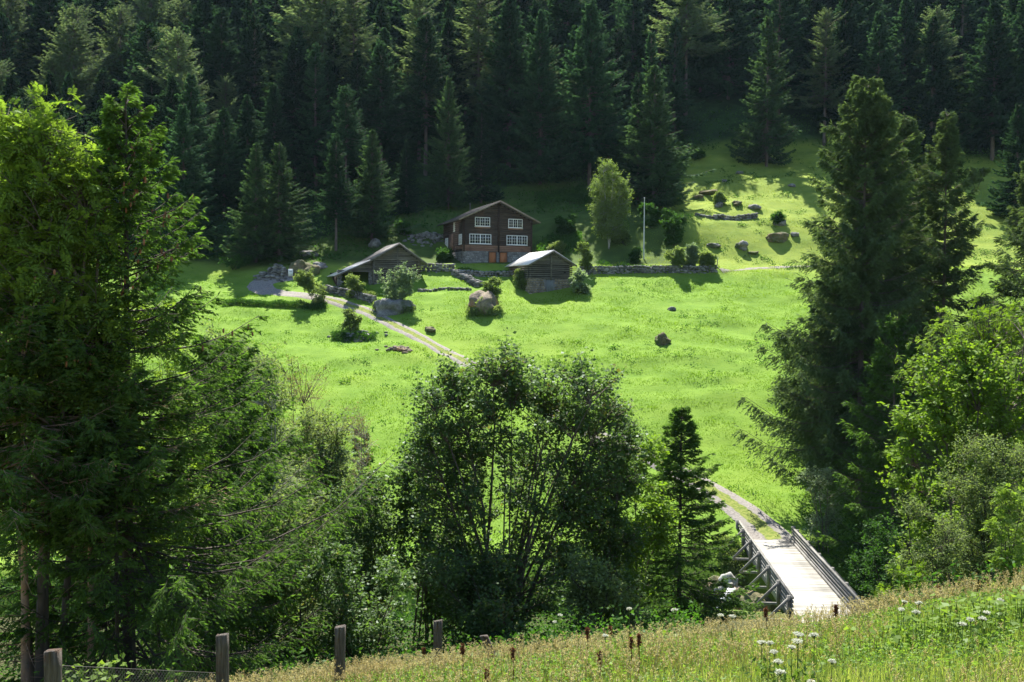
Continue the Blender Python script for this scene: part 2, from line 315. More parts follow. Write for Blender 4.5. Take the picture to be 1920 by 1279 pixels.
mb = MB(); mb.add(np.stack([X, Y, Z], -1), q); go = mb.build('ground', M['ground'], None, True); put(go, kind='structure')
def soil_mask(x, y): return np.clip((1 - smooth(.30, .70, np.abs(y - creek_y(x)) / 8.5)) + smooth(16, 19, y) * (1 - smooth(60, 66, y)) * .9, 0, 1)
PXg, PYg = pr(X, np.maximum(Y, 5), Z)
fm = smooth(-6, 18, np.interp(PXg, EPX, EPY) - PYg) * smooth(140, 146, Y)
shade_l = smooth(139, 143, Y) * (1 - smooth(22, 27, X + 0.0 * Y)) * .75  # slope round the chalet darkened: tree shade put into the ground colour
masks = {'m_hill': smooth(134, 142, Y), 'm_near': 1 - smooth(16, 20, Y), 'm_forest_shade': np.maximum(fm, shade_l), 'm_soil': soil_mask(X, Y)}
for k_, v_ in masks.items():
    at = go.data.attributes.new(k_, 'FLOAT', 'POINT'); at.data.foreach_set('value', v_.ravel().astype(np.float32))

# ------------------------------------------------------------------ track, path, stream
def ribbon(name, pts, widths, lift, mat, prof, nacross=9):
    pts = [Vector((p.x, p.y)) for p in pts]; seg = [0]
    for a_, b_ in zip(pts, pts[1:]): seg.append(seg[-1] + (b_ - a_).length)
    s = np.arange(0, seg[-1], .45); x = np.interp(s, seg, [p.x for p in pts]); y = np.interp(s, seg, [p.y for p in pts]); wd = np.interp(s, seg, widths)
    k = np.hanning(11); k /= k.sum()
    def sm(a_): return np.convolve(np.pad(a_, 5, mode='reflect', reflect_type='odd'), k, 'valid')
    x, y = sm(x), sm(y); dx, dy = np.gradient(x), np.gradient(y); l = np.hypot(dx, dy); nx_, ny_ = -dy / l, dx / l
    t = np.linspace(-.5, .5, nacross); Xr = x[:, None] + nx_[:, None] * t * wd[:, None]; Yr = y[:, None] + ny_[:, None] * t * wd[:, None]
    Zr = gz(Xr, Yr) + lift * (1 - (2 * np.abs(t)) ** 6 * 1.8)
    id_ = np.arange(Xr.size).reshape(Xr.shape); q_ = np.stack([id_[:-1, :-1], id_[:-1, 1:], id_[1:, 1:], id_[1:, :-1]], -1).reshape(-1, 4)[:, ::-1]
    mb = MB(); mb.add(np.stack([Xr, Yr, Zr], -1), q_, a=np.broadcast_to(prof(t, s[:, None]), Xr.shape).ravel()); o = mb.build(name, mat, None, True)
    put(o, kind='structure'); return np.stack([x, y], -1)
TR = [(552, 519), (520, 521), (494, 527), (484, 537), (500, 547), (545, 553), (590, 557), (625, 564), (660, 575), (700, 590), (760, 620), (820, 652), (885, 686), (940, 716),
      (1000, 755), (1100, 806), (1220, 862), (1290, 893), (1345, 925), (1400, 965), (1440, 1000), (1462, 1018)]
tp = [G(a_, b_) for a_, b_ in TR]; tp.append(Vector((20.4, 80.6, 0)))
tw = [2.6, 3.0, 3.6, 3.8, 3.4, 2.6, 2.2] + [2.1] * 10 + [2.7, 3.0, 3.3, 3.6, 3.8, 3.9]
def tprof(t, s):
    ctr = np.exp(-(t / .2) ** 4) * smooth(14, 22, s); return np.clip(.9 * ctr + smooth(.38, .5, np.abs(t)) * .7, 0, 1)
TRACK = ribbon('farm_track', tp, tw, .07, M['gravel'], tprof, 11)
fp = [G(a_, b_) for a_, b_ in [(1352, 508), (1400, 505), (1450, 502), (1500, 500), (1560, 498), (1640, 497)]]
ribbon('grassy_footpath', fp, [1.2] * 6, .06, M['gravel'], lambda t, s: np.clip(.42 + .5 * smooth(.3, .5, np.abs(t)) + 0 * s, 0, 1), 7)
sx = np.arange(-45, 60, .8); tt = np.linspace(-1.7, 1.7, 7); Xr = np.repeat(sx[:, None], 7, 1); Yr = creek_y(Xr) + tt
step = lambda x: -23.0 + 0.035 * (x - 17) + np.where(x < 13.5, -1.3 * smooth(13.5, 12.2, x), 0)
Zr = gz(Xr * 0 + Xr, creek_y(Xr)) * .0 + np.maximum(gz(Xr, creek_y(Xr)) + .28, -60) + .04 * np.sin(Xr * 3 + tt * 2)
id_ = np.arange(Xr.size).reshape(Xr.shape); q_ = np.stack([id_[:-1, :-1], id_[:-1, 1:], id_[1:, 1:], id_[1:, :-1]], -1).reshape(-1, 4)[:, ::-1]
mb = MB(); mb.add(np.stack([Xr, Yr, Zr], -1), q_); put(mb.build('stream_water', M['water'], None, True), kind='structure')

# ------------------------------------------------------------------ rocks and stone walls
def ico(sub):
    import bmesh
    bm = bmesh.new(); bmesh.ops.create_icosphere(bm, subdivisions=sub, radius=1); v = np.array([v_.co[:] for v_ in bm.verts]); f = np.array([[l.index for l in f_.verts] for f_ in bm.faces]); bm.free(); return v, f
I1, I2, I4 = ico(1), ico(2), ico(4)
def n3(v, s, o): return vnoise(v[:, 0] * s + o, v[:, 1] * s + o * 1.7) + vnoise(v[:, 1] * s + o + 5, v[:, 2] * s + o * .6) + vnoise(v[:, 2] * s + o + 11, v[:, 0] * s + o)
def rock_geo(sz, seed, cube=.12):
    v, f = I4; v = v.copy(); mx = np.abs(v).max(1, keepdims=True); v = v * (1 - cube) + v / mx * cube * .8
    n_ = unit(v); v = v + n_ * (.5 * n3(v, 1.1, seed * 3.1) + .26 * n3(v, 2.7, seed + 20) + .12 * n3(v, 6, seed + 40) + .06 * n3(v, 14, seed + 2))[:, None]
    return v * np.array(sz) / 2, f
def boulder(name, loc, sz, mat, label, cat='boulder', seed=1, rz=0., group=None, sink=.36):
    v, f = rock_geo(sz, seed); mb = MB(); mb.add(v, t=f); o = mb.build(name, mat, None, False)
    o.data.polygons.foreach_set('use_smooth', np.ones(len(o.data.polygons), bool))
    o.location = (loc[0], loc[1], loc[2] + sz[2] * (.5 - sink)); o.rotation_euler = (0, 0, rz); return put(o, label, cat, group)
def stones_geo(mb, C, S, rng, rot=None):
    """many rough stones: centres C (n,3), sizes S (n,3)"""
    v, f = I1; n = len(C); mx = np.abs(v).max(1, keepdims=True); b_ = v * .45 + v / mx * .5
    V = b_[None] * (1 + rng.normal(0, .10, (n, len(v), 1))) * S[:, None] * .5
    an = rng.normal(0, .25, n) + (0 if rot is None else rot); ca, sa = np.cos(an)[:, None], np.sin(an)[:, None]
    Vx = V[..., 0] * ca - V[..., 1] * sa; Vy = V[..., 0] * sa + V[..., 1] * ca; V = np.stack([Vx, Vy, V[..., 2]], -1) + C[:, None]
    F = (f[None] + (np.arange(n) * len(v))[:, None, None]).reshape(-1, 3)
    mb.add(V.reshape(-1, 3), t=F, a=np.repeat(rng.random(n), len(v)))
def stone_wall(label, px, height, mat, thick=.6, sz=.42, seed=3, name='dry_stone_wall', tops=None):
    rng = np.random.default_rng(seed); pts = [G(*p_) for p_ in px]; o = empty(name, pts[0], 0, label, 'stone wall')
    mb = MB(); cs = []; ss = []; rt = []
    for i, (a_, b_) in enumerate(zip(pts, pts[1:])):
        Lw = (b_ - a_).length; ang = math.atan2(b_.y - a_.y, b_.x - a_.x); h0 = height if tops is None else tops[i]
        nrow = max(2, int(h0 / (sz * .62)))
        for r in range(nrow):
            s_ = -rng.random() * .3
            while s_ < Lw:
                wd = sz * (.6 + rng.random() * .9); t_ = np.clip(s_ / Lw, 0, 1); bx = a_.x + (b_.x - a_.x) * t_; by = a_.y + (b_.y - a_.y) * t_
                for side in (-1, 1):
                    ox = -math.sin(ang) * side * thick * .25; oy = math.cos(ang) * side * thick * .25
                    zz = float(gz(bx + ox, by + oy if side < 0 else by)) ; zb = float(gz(bx, by - .5))
                    cs.append((bx + ox + rng.normal(0, .04), by + oy + rng.normal(0, .04), zb - .08 + (r + .5) * h0 / nrow + rng.normal(0, .04))); ss.append((wd * 1.08, thick * (.55 + rng.random() * .2), h0 / nrow * (1.0 + rng.random() * .35))); rt.append(ang)
                s_ += wd * .93
    stones_geo(mb, np.array(cs) - np.array(pts[0]), np.array(ss), rng, np.array(rt)); st = mb.build('stones', mat, o); st['kind'] = 'stuff'; return o
stone_wall('long grey stone retaining wall along the terrace, right of the small white-roofed barn', [(1088, 512), (1150, 512), (1210, 511), (1262, 510), (1345, 508)], 1.35, M['wallstone'], seed=3)
stone_wall('shadowed stone terrace wall in front of the dark chalet', [(852, 516), (905, 518), (962, 517)], .95, M['wallstone'], seed=4)
stone_wall('short stone wall between the open shed barn and the chalet', [(788, 508), (820, 508), (850, 508)], 1.4, M['wallstone'], seed=5)
stone_wall('low thin stone wall crossing the grass left of the orange boulder', [(786, 546), (830, 542), (884, 544)], .5, M['wallstone'], seed=6, sz=.34)
stone_wall('pale tumbled stone wall running downhill toward the orange boulder', [(854, 512), (872, 524), (900, 537)], .85, M['wallstone'], seed=7, thick=1.3)
stone_wall('overgrown stone wall below the open shed barn beside the track', [(614, 547), (650, 556), (682, 563), (705, 568)], 1.2, M['wallstone'], seed=8)
stone_wall('isolated long stone wall lying on the sunlit hill pasture', [(1306, 404), (1340, 410), (1385, 412), (1421, 408)], 1.3, M['wallstone'], seed=9, tops=[.6, .9, 1.0], thick=.8)

def heap(name, label, px, py, wx, wz, n, seed, mat, cat='stone heap'):
    rng = np.random.default_rng(seed); c = G(px, py); x = rng.normal(0, wx * .28, n); y = rng.normal(0, wx * .14, n); r = np.hypot(x / wx, y / wx * 1.6) * 2
    z = rng.random(n) * np.clip(1 - r, .05, 1) * wz + gz(c.x + x, c.y + y) - c.z; o = empty(name, c, 0, label, cat)
    mb = MB(); S = np.stack([.35 + rng.random(n) * .5, .35 + rng.random(n) * .4, .22 + rng.random(n) * .25], -1); stones_geo(mb, np.stack([x, y, z], -1), S, rng)
    st = mb.build('stones', mat, o); st['kind'] = 'stuff'
heap('stone_heap', 'heap of pale field stones behind the bend of the gravel track', 520, 516, 5.0, 1.7, 170, 11, M['wallstone'])
heap('stone_heap', 'spread of grey scree stones on the bank left of the chalet', 800, 447, 6.0, .9, 130, 12, M['wallstone'])
heap('stone_heap', 'flat reddish pile of stones in the meadow beside the track', 745, 655, 2.6, .25, 40, 13, M['rock_warm'])
heap('stone_heap', 'rubble of stones at the foot of the bushy hummock in the meadow', 672, 633, 4.2, .6, 60, 14, M['wallstone'])

B = [('boulder', 738, 582, (5.0, 3.0, 2.7), 'rock', 'big grey boulder under the silvery bush beside the track', 1),
     ('boulder', 906, 580, (4.3, 3.2, 2.9), 'rock_warm', 'big orange-topped lichen boulder standing in the meadow by the small barn', 2),
     ('boulder', 702, 462, (2.0, 1.6, 1.5), 'rock', 'pale boulder under the single spruce behind the shed barn', 3),
     ('boulder', 572, 512, (4.2, 3.0, 2.9), 'moss_rock', 'huge moss-covered boulder right of the stone heap', 4),
     ('boulder', 600, 503, (2.3, 1.6, 1.2), 'rock', 'low grey boulder just right of the mossy boulder', 5),
     ('boulder', 580, 478, (2.6, 2.2, 1.2), 'rock', 'slanting brown rock in shade above the mossy boulder', 6),
     ('boulder', 1241, 642, (2.0, 1.5, 1.6), 'moss_rock', 'lone dark boulder in the middle of the bright meadow', 7),
     ('boulder', 805, 621, (1.3, 1.0, .8), 'moss_rock', 'small dark rock between the track and the orange boulder', 8),
     ('boulder', 1259, 581, (1.1, .8, .5), 'rock', 'small pale flat stone in the upper meadow below the long wall', 9),
     ('boulder', 1349, 388, (1.5, 1.2, 1.2), 'rock', 'upright rock with a small shrub above the hill wall', 10),
     ('boulder', 1380, 384, (2.4, 1.4, .9), 'moss_rock', 'broad dark rock above the hill wall', 11),
     ('boulder', 1415, 391, (2.0, 1.4, 1.0), 'rock', 'small dark rock right above the end of the hill wall', 12),
     ('boulder', 1461, 421, (2.0, 1.5, 1.5), 'rock', 'pale-topped rock with greenery near the big conifers', 13),
     ('boulder', 1458, 450, (3.6, 2.0, 1.5), 'moss_rock', 'slanting rock outcrop casting shade below the pale-topped rock', 14),
     ('boulder', 1492, 443, (1.2, 1.0, .9), 'rock', 'rounded rock beside the slanting outcrop', 15),
     ('boulder', 1391, 465, (2.6, 1.8, 1.5), 'rock', 'double-humped grey rock low on the hill pasture', 16),
     ('boulder', 1336, 462, (2.2, 1.4, .7), 'rock', 'flat rock at the left end of the low rock line on the pasture', 17),
     ('boulder', 1412, 476, (1.6, 1.0, .6), 'moss_rock', 'little rock below the double-humped rock', 18),
     ('boulder', 1387, 326, (1.4, 1.0, .8), 'rock', 'small rock in shade high on the pasture', 19),
     ('boulder', 1358, 341, (1.5, 1.0, .9), 'rock', 'small rock at the shadow edge high on the pasture', 20),
     ('boulder', 1326, 363, (3.2, 1.4, .8), 'moss_rock', 'low mossy rock at the left margin of the sunlit pasture', 21),
     ('boulder', 1308, 372, (2.0, 1.2, .9), 'moss_rock', 'mossy hump beside the spruce at the left margin of the pasture', 22),
     ('boulder', 1484, 350, (1.3, .9, .6), 'rock', 'tiny rock near the upper right of the pasture', 23)]
for nme, px, py, szz, mt, lab, sd_ in B:
    boulder(nme, G(px, py), szz, M[mt], lab, seed=sd_, rz=sd_ * .7)

# ------------------------------------------------------------------ buildings
def log_course(root, mat, kind, a0, a1, fixed, v0, h, name='log', rnd=.5, ext=.16, th=.2):
    """one squared log with rounded face; kind 'front' runs along x at y=fixed, 'side' along y at x=fixed"""
    prof = [(0, .0), (-.05, .18), (-.062, .5), (-.05, .82), (0, 1.0)]; mb = MB(); n = len(prof); V = []
    for a_ in (a0 - ext, a1 + ext):
        for o_, t_ in prof: V.append((a_, fixed + o_, v0 + .012 + t_ * (h - .024)) if kind == 'front' else (fixed + o_, a_, v0 + .012 + t_ * (h - .024)))
        V.append((a_, fixed + th, v0 + h - .012) if kind == 'front' else (fixed + th, a_, v0 + h - .012)); V.append((a_, fixed + th, v0 + .012) if kind == 'front' else (fixed + th, a_, v0 + .012))
    k = n + 2; Q = [[i, (i + 1) % k, k + (i + 1) % k, k + i] for i in range(k)]; T = [[0, i, i + 1] for i in range(1, k - 1)] + [[k, k + i + 1, k + i] for i in range(1, k - 1)]
    if kind == 'front': Q = [q_[::-1] for q_ in Q]; T = [t_[::-1] for t_ in T]
    mb.add(V, Q, T, a=np.full(2 * k, RNG.random())); return mb.build(name, mat, root)
def rubble(root, mat, kind, a0, a1, v0, v1, fixed, sz, seed, holes=(), name='stonework'):
    rng = np.random.default_rng(seed); cs = []; ss = []; v_ = v0
    while v_ < v1 - .05:
        h = sz * (.5 + .35 * rng.random()); h = min(h, v1 - v_); a_ = a0 - rng.random() * .1
        while a_ < a1:
            wd = sz * (.6 + rng.random() * .9); c_ = min(a_ + wd / 2, a1 - .05)
            if not any(h0 - wd * .35 < c_ < h1 + wd * .35 and g0 - h * .4 < v_ + h / 2 < g1 + h * .4 for h0, h1, g0, g1 in holes):
                cs.append((c_, fixed + .03, v_ + h / 2) if kind == 'front' else (fixed + .03, c_, v_ + h / 2)); ss.append((wd * 1.02, .2, h * 1.04) if kind == 'front' else (.2, wd * 1.02, h * 1.04))
            a_ += wd
        v_ += h
    mb = MB(); C = np.array(cs); S = np.array(ss); v, f = I1; n = len(C); mx = np.abs(v).max(1, keepdims=True); b_ = v * .4 + v / mx * .56
    V = b_[None] * (1 + rng.normal(0, .06, (n, len(v), 1))) * S[:, None] * .5 + C[:, None]; F = (f[None] + (np.arange(n) * len(v))[:, None, None]).reshape(-1, 3)
    mb.add(V.reshape(-1, 3), t=F, a=np.repeat(rng.random(n), len(v))); o = mb.build(name, mat, root); o['kind'] = 'stuff'; return o
def block(root, name, mat, *b_):
    mb = MB(); mb.box(*b_); return mb.build(name, mat, root)
def sheet(root, name, mat, quad, th, sub=None):
    """a roof slope: four corners of its top, thickness down along its normal"""
    q0 = np.array(quad, float); n_ = unit(np.cross(q0[1] - q0[0], q0[3] - q0[0])); n_ = n_ if n_[2] > 0 else -n_
    V = np.concatenate([q0, q0 - n_ * th]); mb = MB(); mb.add(V, [[0, 1, 2, 3], [7, 6, 5, 4], [0, 4, 5, 1], [1, 5, 6, 2], [2, 6, 7, 3], [3, 7, 4, 0]]); return mb.build(name, mat, root)
def window(root, kind, a0, a1, v0, v1, fixed, cols, rows=2, split=None, fr=.09):
    """white frame, casement bars and panes; sits proud of the logs"""
    def bx(mb, p0, p1, q0, q1, d0, d1):
        if kind == 'front': mb.box(p0, p1, fixed + d0, fixed + d1, q0, q1)
        else: mb.box(fixed + d0, fixed + d1, p0, p1, q0, q1)
    mb = MB(); bx(mb, a0, a1, v0, v0 + fr, -.12, .05); bx(mb, a0, a1, v1 - fr, v1, -.12, .05); bx(mb, a0, a0 + fr, v0 + fr, v1 - fr, -.12, .05); bx(mb, a1 - fr, a1, v0 + fr, v1 - fr, -.12, .05)
    cw = (a1 - a0 - fr) / cols
    for i in range(1, cols):
        k = fr * (1.5 if split and i in split else .8); x_ = a0 + fr / 2 + i * cw; bx(mb, x_ - k / 2, x_ + k / 2, v0 + fr, v1 - fr, -.115, .045)
    f = mb.build('window', M['white'], root)
    mb = MB()
    for i in range(cols):
        x_ = a0 + fr / 2 + (i + .5) * cw; bx(mb, x_ - .014, x_ + .014, v0 + fr, v1 - fr, -.10, -.075)
        for j in range(1, rows + 1): z_ = v0 + (v1 - v0) * j / (rows + 1); bx(mb, x_ - cw / 2 + .03, x_ - .014, z_ - .014, z_ + .014, -.098, -.077); bx(mb, x_ + .014, x_ + cw / 2 - .03, z_ - .014, z_ + .014, -.098, -.077)
    mb.build('glazing_bar', M['white'], f)
    for i in range(cols):
        x_ = a0 + fr / 2 + i * cw; mb = MB(); bx(mb, x_ + .03, x_ + cw - .03, v0 + fr * .9, v1 - fr * .9, -.07, -.066); mb.build('pane', M['glass'], f)
    mb = MB(); bx(mb, a0 - .06, a1 + .06, v0 - .055, v0 - .003, -.17, .02); mb.build('sill', M['white'], f)
    return f

# --- the chalet
c0 = P(869, 500, 141.5); CH = empty('chalet', c0, math.radians(19), 'dark brown log chalet with stone ground floor and white framed windows', 'house')
W_, L_ = 10.0, 10.5; AP = 9.15; TL, TRt = .46, .47
def roofz(x): return AP - TL * (5.0 - x) if x < 5.0 else AP - TRt * (x - 5.0)
block(CH, 'stone_foundation', M['mortar'], 0.05, W_ - .05, .06, L_, -2.2, 2.22)
holes = [(3.6, 4.8, -.1, 2.2), (5.2, 6.45, -.1, 2.2)]
rubble(CH, M['stone_pale'], 'front', 0, W_, -.8, 2.2, 0, .36, 21, holes); rubble(CH, M['wallstone'], 'side', 0, L_, -.3, 2.2, 0, .5, 22, name='stonework')
mb = MB(); V = []
for y_ in (.12, L_ - .1): V += [(.1, y_, 2.2), (W_ - .1, y_, 2.2), (W_ - .1, y_, roofz(W_ - .1) - .05), (5, y_, AP - .05), (.1, y_, roofz(.1) - .05)]
mb.add(V, [[0, 1, 6, 5], [1, 2, 7, 6], [2, 3, 8, 7], [3, 4, 9, 8], [4, 0, 5, 9]], [[0, 1, 2], [0, 2, 3], [0, 3, 4], [5, 7, 6], [5, 8, 7], [5, 9, 8]]); mb.build('wall_core', M['black_in'], CH)
h = .285; v = 3.05
while v < AP - .2:
    if v + h < roofz(0): a0, a1, ex = 0, W_, .18
    else: a0 = 5 - (AP - v - h) / TL; a1 = 5 + (AP - v - h) / TRt; ex = 0
    if a1 - a0 > .3: log_course(CH, M['log_brown'], 'front', a0, a1, 0, v, h, ext=ex)
    if v + h < roofz(0) + .05: log_course(CH, M['log_dark'], 'side', 0.02, L_, 0, v, h, ext=.16)
    v += h
v = 2.22
for k in range(3): log_course(CH, M['band'], 'front', 0, W_, -.02, v, .275, name='band_board', ext=.12); log_course(CH, M['band'] if k else M['log_dark'], 'side', .1, 6.5, -.02, v, .275, name='band_board', ext=0); v += .277
for u_ in (.0, 5.1, W_): block(CH, 'cross_wall_post', M['log_dark'], u_ - .11, u_ + .11, -.2, .02, 2.1, roofz(u_) - .12)
window(CH, 'front', 1.62, 3.82, 5.68, 6.95, 0, 3); window(CH, 'front', 6.55, 8.65, 5.62, 6.88, 0, 3)
window(CH, 'front', .82, 4.0, 3.22, 4.6, 0, 4, split=(2,)); window(CH, 'front', 6.3, 9.4, 3.2, 4.55, 0, 4, split=(2,))
for a0, a1, zz in ((1.6, 3.85, 5.42), (6.5, 8.7, 5.36)): block(CH, 'sill_board', M['band'], a0, a1, -.13, -.065, zz, zz + .2)
window(CH, 'side', .7, 2.1, 3.2, 4.6, 0, 2); window(CH, 'side', 8.0, 9.3, 3.0, 4.5, 0, 2); window(CH, 'side', 4.3, 4.9, 5.2, 6.5, 0, 1)
block(CH, 'side_boarding', M['band'], -.13, -.07, 5.1, 7.2, 2.3, 4.9)
for a0, a1 in ((3.66, 4.76), (5.25, 6.4)):
    d_ = empty('door'); d_.parent = CH
    del d_
for o_ in [o_ for o_ in COL.objects if o_.name.startswith('door') and o_.type == 'EMPTY']: bpy.data.objects.remove(o_)
for a0, a1 in ((3.66, 4.76), (5.25, 6.4)):
    d_ = block(CH, 'door', M['door'], a0 + .06, a1 - .06, -.06, .02, .1, 2.08)
    f_ = MB(); f_.box(a0 - .03, a0 + .05, -.12, .03, .05, 2.17); f_.box(a1 - .05, a1 + .03, -.12, .03, .05, 2.17); f_.box(a0 + .05, a1 - .05, -.118, .03, 2.09, 2.17); f_.build('door_frame', M['log_brown'], d_)
    block(d_, 'handle', M['wire'], a1 - .24, a1 - .2, -.11, -.06, 1.0, 1.14)
OV, FO = 1.0, 1.1
zl = roofz(-OV) + .1; zr = AP - TRt * (5 + OV) + .1; za = AP + .1
for nm, qd in (('roof_slope', [(5, -FO, za), (-OV, -FO, zl), (-OV, L_ + .6, zl), (5, L_ + .6, za)]), ('roof_slope', [(5, -FO, za), (W_ + OV, -FO, zr), (W_ + OV, L_ + .6, zr), (5, L_ + .6, za)])):
    s_ = sheet(CH, nm, M['roof_dark'], qd, .14)
    a_ = Vector(qd[0]); b_ = Vector(qd[1]); dirv = Vector((0, 1, 0))
    for k in range(22):                                          # standing ribs on the sheet
        yy = -FO + .1 + k * (L_ + .5 + FO) / 22; mb = MB(); mb.bar(a_ + dirv * (yy + FO) + Vector((0, 0, .03)), b_ + dirv * (yy + FO) + Vector((0, 0, .03)), .05, .05); mb.build('rib', M['roof_dark'], s_)
for sx_, ze in ((-OV, zl), (W_ + OV, zr)):
    mb = MB(); mb.bar((5, -FO - .02, za - .07), (sx_, -FO - .02, ze - .07), .06, .22); mb.build('bargeboard', M['trim_wood'], CH)
for u_ in (0.0, 2.6, 5.0, 7.5, 9.95): block(CH, 'purlin', M['log_brown'], u_ - .11, u_ + .11, -FO + .1, .05, roofz(u_) - .36, roofz(u_) - .1)
mb = MB(); tubes(mb, [[(3.0, 7.0, roofz(3) - .2), (3.0, 7.0, 9.5)]], [[.06, .06]], 8); tubes(mb, [[(3.0, 7.0, 9.45), (3.0, 7.0, 9.6)]], [[.12, .04]], 8); mb.build('chimney_pipe', M['wire'], CH)
block(CH, 'door_step', M['wallstone'], 3.2, 6.9, -.8, -.09, -.25, .06)

# --- the small barn with the bright roof
c1 = P(992, 545, 131.0); SB = empty('small_barn', c1, math.radians(23), 'small grey log barn on rubble stone base with bright metal roof', 'barn')
W_, L_, AP, TA, TB, UA = 6.0, 6.6, 5.2, .54, .56, 3.15
def roofz2(x): return AP - TA * (UA - x) if x < UA else AP - TB * (x - UA)
block(SB, 'stone_base', M['mortar'], .05, W_ - .05, .05, L_, -1.8, 1.6)
rubble(SB, M['stone_tan'], 'front', 0, W_, -.9, 1.62, 0, .42, 31, [(2.35, 3.45, -.6, 1.5)]); rubble(SB, M['stone_tan'], 'side', 0, L_, -.2, 1.62, 0, .5, 32)
mb = MB(); V = []
for y_ in (.14, L_ - .1): V += [(.12, y_, 1.6), (W_ - .12, y_, 1.6), (W_ - .12, y_, roofz2(W_ - .1) - .05), (UA, y_, AP - .08), (.12, y_, roofz2(.1) - .05)]
mb.add(V, [[0, 1, 6, 5], [1, 2, 7, 6], [2, 3, 8, 7], [3, 4, 9, 8], [4, 0, 5, 9]], [[0, 1, 2], [0, 2, 3], [0, 3, 4], [5, 7, 6], [5, 8, 7], [5, 9, 8]]); mb.build('wall_core', M['black_in'], SB)
v = 1.64
while v < AP - .2:
    h = .25; gap = .065 if v < 3.2 else .0
    if v + h < roofz2(0): a0, a1, ex = 0, W_, .2
    else: a0 = UA - (AP - v - h) / TA; a1 = UA + (AP - v - h) / TB; ex = 0
    if a1 - a0 > .3: log_course(SB, M['log_grey'], 'front', a0, a1, 0 if gap else .03, v, h - gap, ext=ex)
    if v + h < roofz2(0) + .05: log_course(SB, M['log_grey'], 'side', .02, L_, 0, v, h - gap, ext=.18)
    v += h
block(SB, 'centre_post', M['log_grey'], 2.98, 3.16, -.2, -.07, 1.4, AP - .3)
d_ = MB()
for k in range(5): d_.box(2.42 + k * .2, 2.6 + k * .2, -.07, -.01 - .004 * (k % 2), -.3, 1.45)
dd = empty('door_leaf'); bpy.data.objects.remove(dd)
dr = block(SB, 'door', M['black_in'], 2.4, 3.42, -.0, .04, -.35, 1.48)
for k in range(5): block(dr, 'plank', M['door_grey'], 2.42 + k * .2, 2.6 + k * .2, -.08, -.02, -.3, 1.45)
block(dr, 'lintel', M['log_grey'], 2.2, 3.6, -.14, .05, 1.49, 1.66)
block(SB, 'hatch', M['black_in'], 4.95, 5.2, -.075, -.06, 2.35, 2.5)
OV, FO = .5, .75; za, zl, zr = AP + .1, AP - TA * (UA + OV) + .1, AP - TB * (W_ - UA + OV) + .1
for qd, mt_ in (([(UA, -FO, za), (-OV, -FO, zl), (-OV, L_ + .5, zl), (UA, L_ + .5, za)], 'roof_pale'), ([(UA, -FO, za), (W_ + OV, -FO, zr), (W_ + OV, L_ + .5, zr), (UA, L_ + .5, za)], 'roof_pale')):
    s_ = sheet(SB, 'roof_slope', M[mt_], qd, .05); a_ = Vector(qd[0]); b_ = Vector(qd[1])
    for k in range(9): mb = MB(); dv = Vector((0, .15 + k * .93, .02)); mb.bar(a_ + dv, b_ + dv, .045, .035); mb.build('rib', M[mt_], s_)
for sx_, ze in ((-OV, zl), (W_ + OV, zr)):
    mb = MB(); mb.bar((UA, -FO - .01, za - .16), (sx_, -FO - .01, ze - .16), .05, .2); mb.build('bargeboard', M['log_grey'], SB)
    for yy in (-.35,): mb = MB(); mb.bar((UA, yy, za - .17), (sx_ * .97, yy, ze - .14), .12, .12); mb.build('rafter', M['log_grey'], SB)
for u_ in (0.0, 1.6, UA, 4.6, 6.0): block(SB, 'purlin', M['log_grey'], u_ - .09, u_ + .09, -FO + .08, .04, roofz2(u_) - .3, roofz2(u_) - .08)

# --- the barn with the open lean-to
c2 = P(700, 537, 132.5); LB = empty('shed_barn', c2, math.radians(20), 'grey log barn with an open lean-to shed under its long left roof', 'barn'); LB.scale = (.98, .98, .98)
W_, L_, AP, TA, TB, UA = 6.3, 6.4, 5.75, .60, .70, 3.35; LX = -4.75
def roofz3(x):
    if x < -.6: return AP - TA * (UA + .6) - .45 * (-.6 - x)
    return AP - TA * (UA - x) if x < UA else AP - TB * (x - UA)
block(LB, 'stone_base', M['mortar'], .05, W_ - .05, .05, L_, -1.8, .5)
rubble(LB, M['wallstone'], 'front', 0, W_, -.8, .5, 0, .42, 41)
mb = MB(); V = []
for y_ in (.14, L_ - .1): V += [(.12, y_, .5), (W_ - .12, y_, .5), (W_ - .12, y_, roofz3(W_ - .1) - .05), (UA, y_, AP - .08), (.12, y_, roofz3(.1) - .05)]
mb.add(V, [[0, 1, 6, 5], [1, 2, 7, 6], [2, 3, 8, 7], [3, 4, 9, 8], [4, 0, 5, 9]], [[0, 1, 2], [0, 2, 3], [0, 3, 4], [5, 7, 6], [5, 8, 7], [5, 9, 8]]); mb.build('wall_core', M['black_in'], LB)
v = .5
while v < AP - .2:
    h = .25; gap = .05 if v < 3.4 else .0
    a1 = W_ if v + h < roofz3(W_) else UA + (AP - v - h) / TB; a0 = 0 if v + h < roofz3(0) else UA - (AP - v - h) / TA
    if a1 - a0 > .3: log_course(LB, M['log_grey'], 'front', a0, a1, 0 if gap else .03, v, h - gap, ext=.18 if v + h < roofz3(W_) else 0)
    v += h
v = 2.12
while v < roofz3(0) - .3:                                         # boarding over the shed's opening
    a0 = max(LX, -.6 - (AP - TA * (UA + .6) - v - .24) / .45) if v + .24 > roofz3(LX) else LX
    log_course(LB, M['log_grey'], 'front', a0 + .1, -.22, 0.02, v, .24, ext=0, name='log'); v += .25
block(LB, 'centre_post', M['log_grey'], 3.2, 3.36, -.2, -.07, .3, AP - .3); block(LB, 'corner_post', M['log_grey'], -.12, .12, -.2, .0, -.5, roofz3(0) - .15)
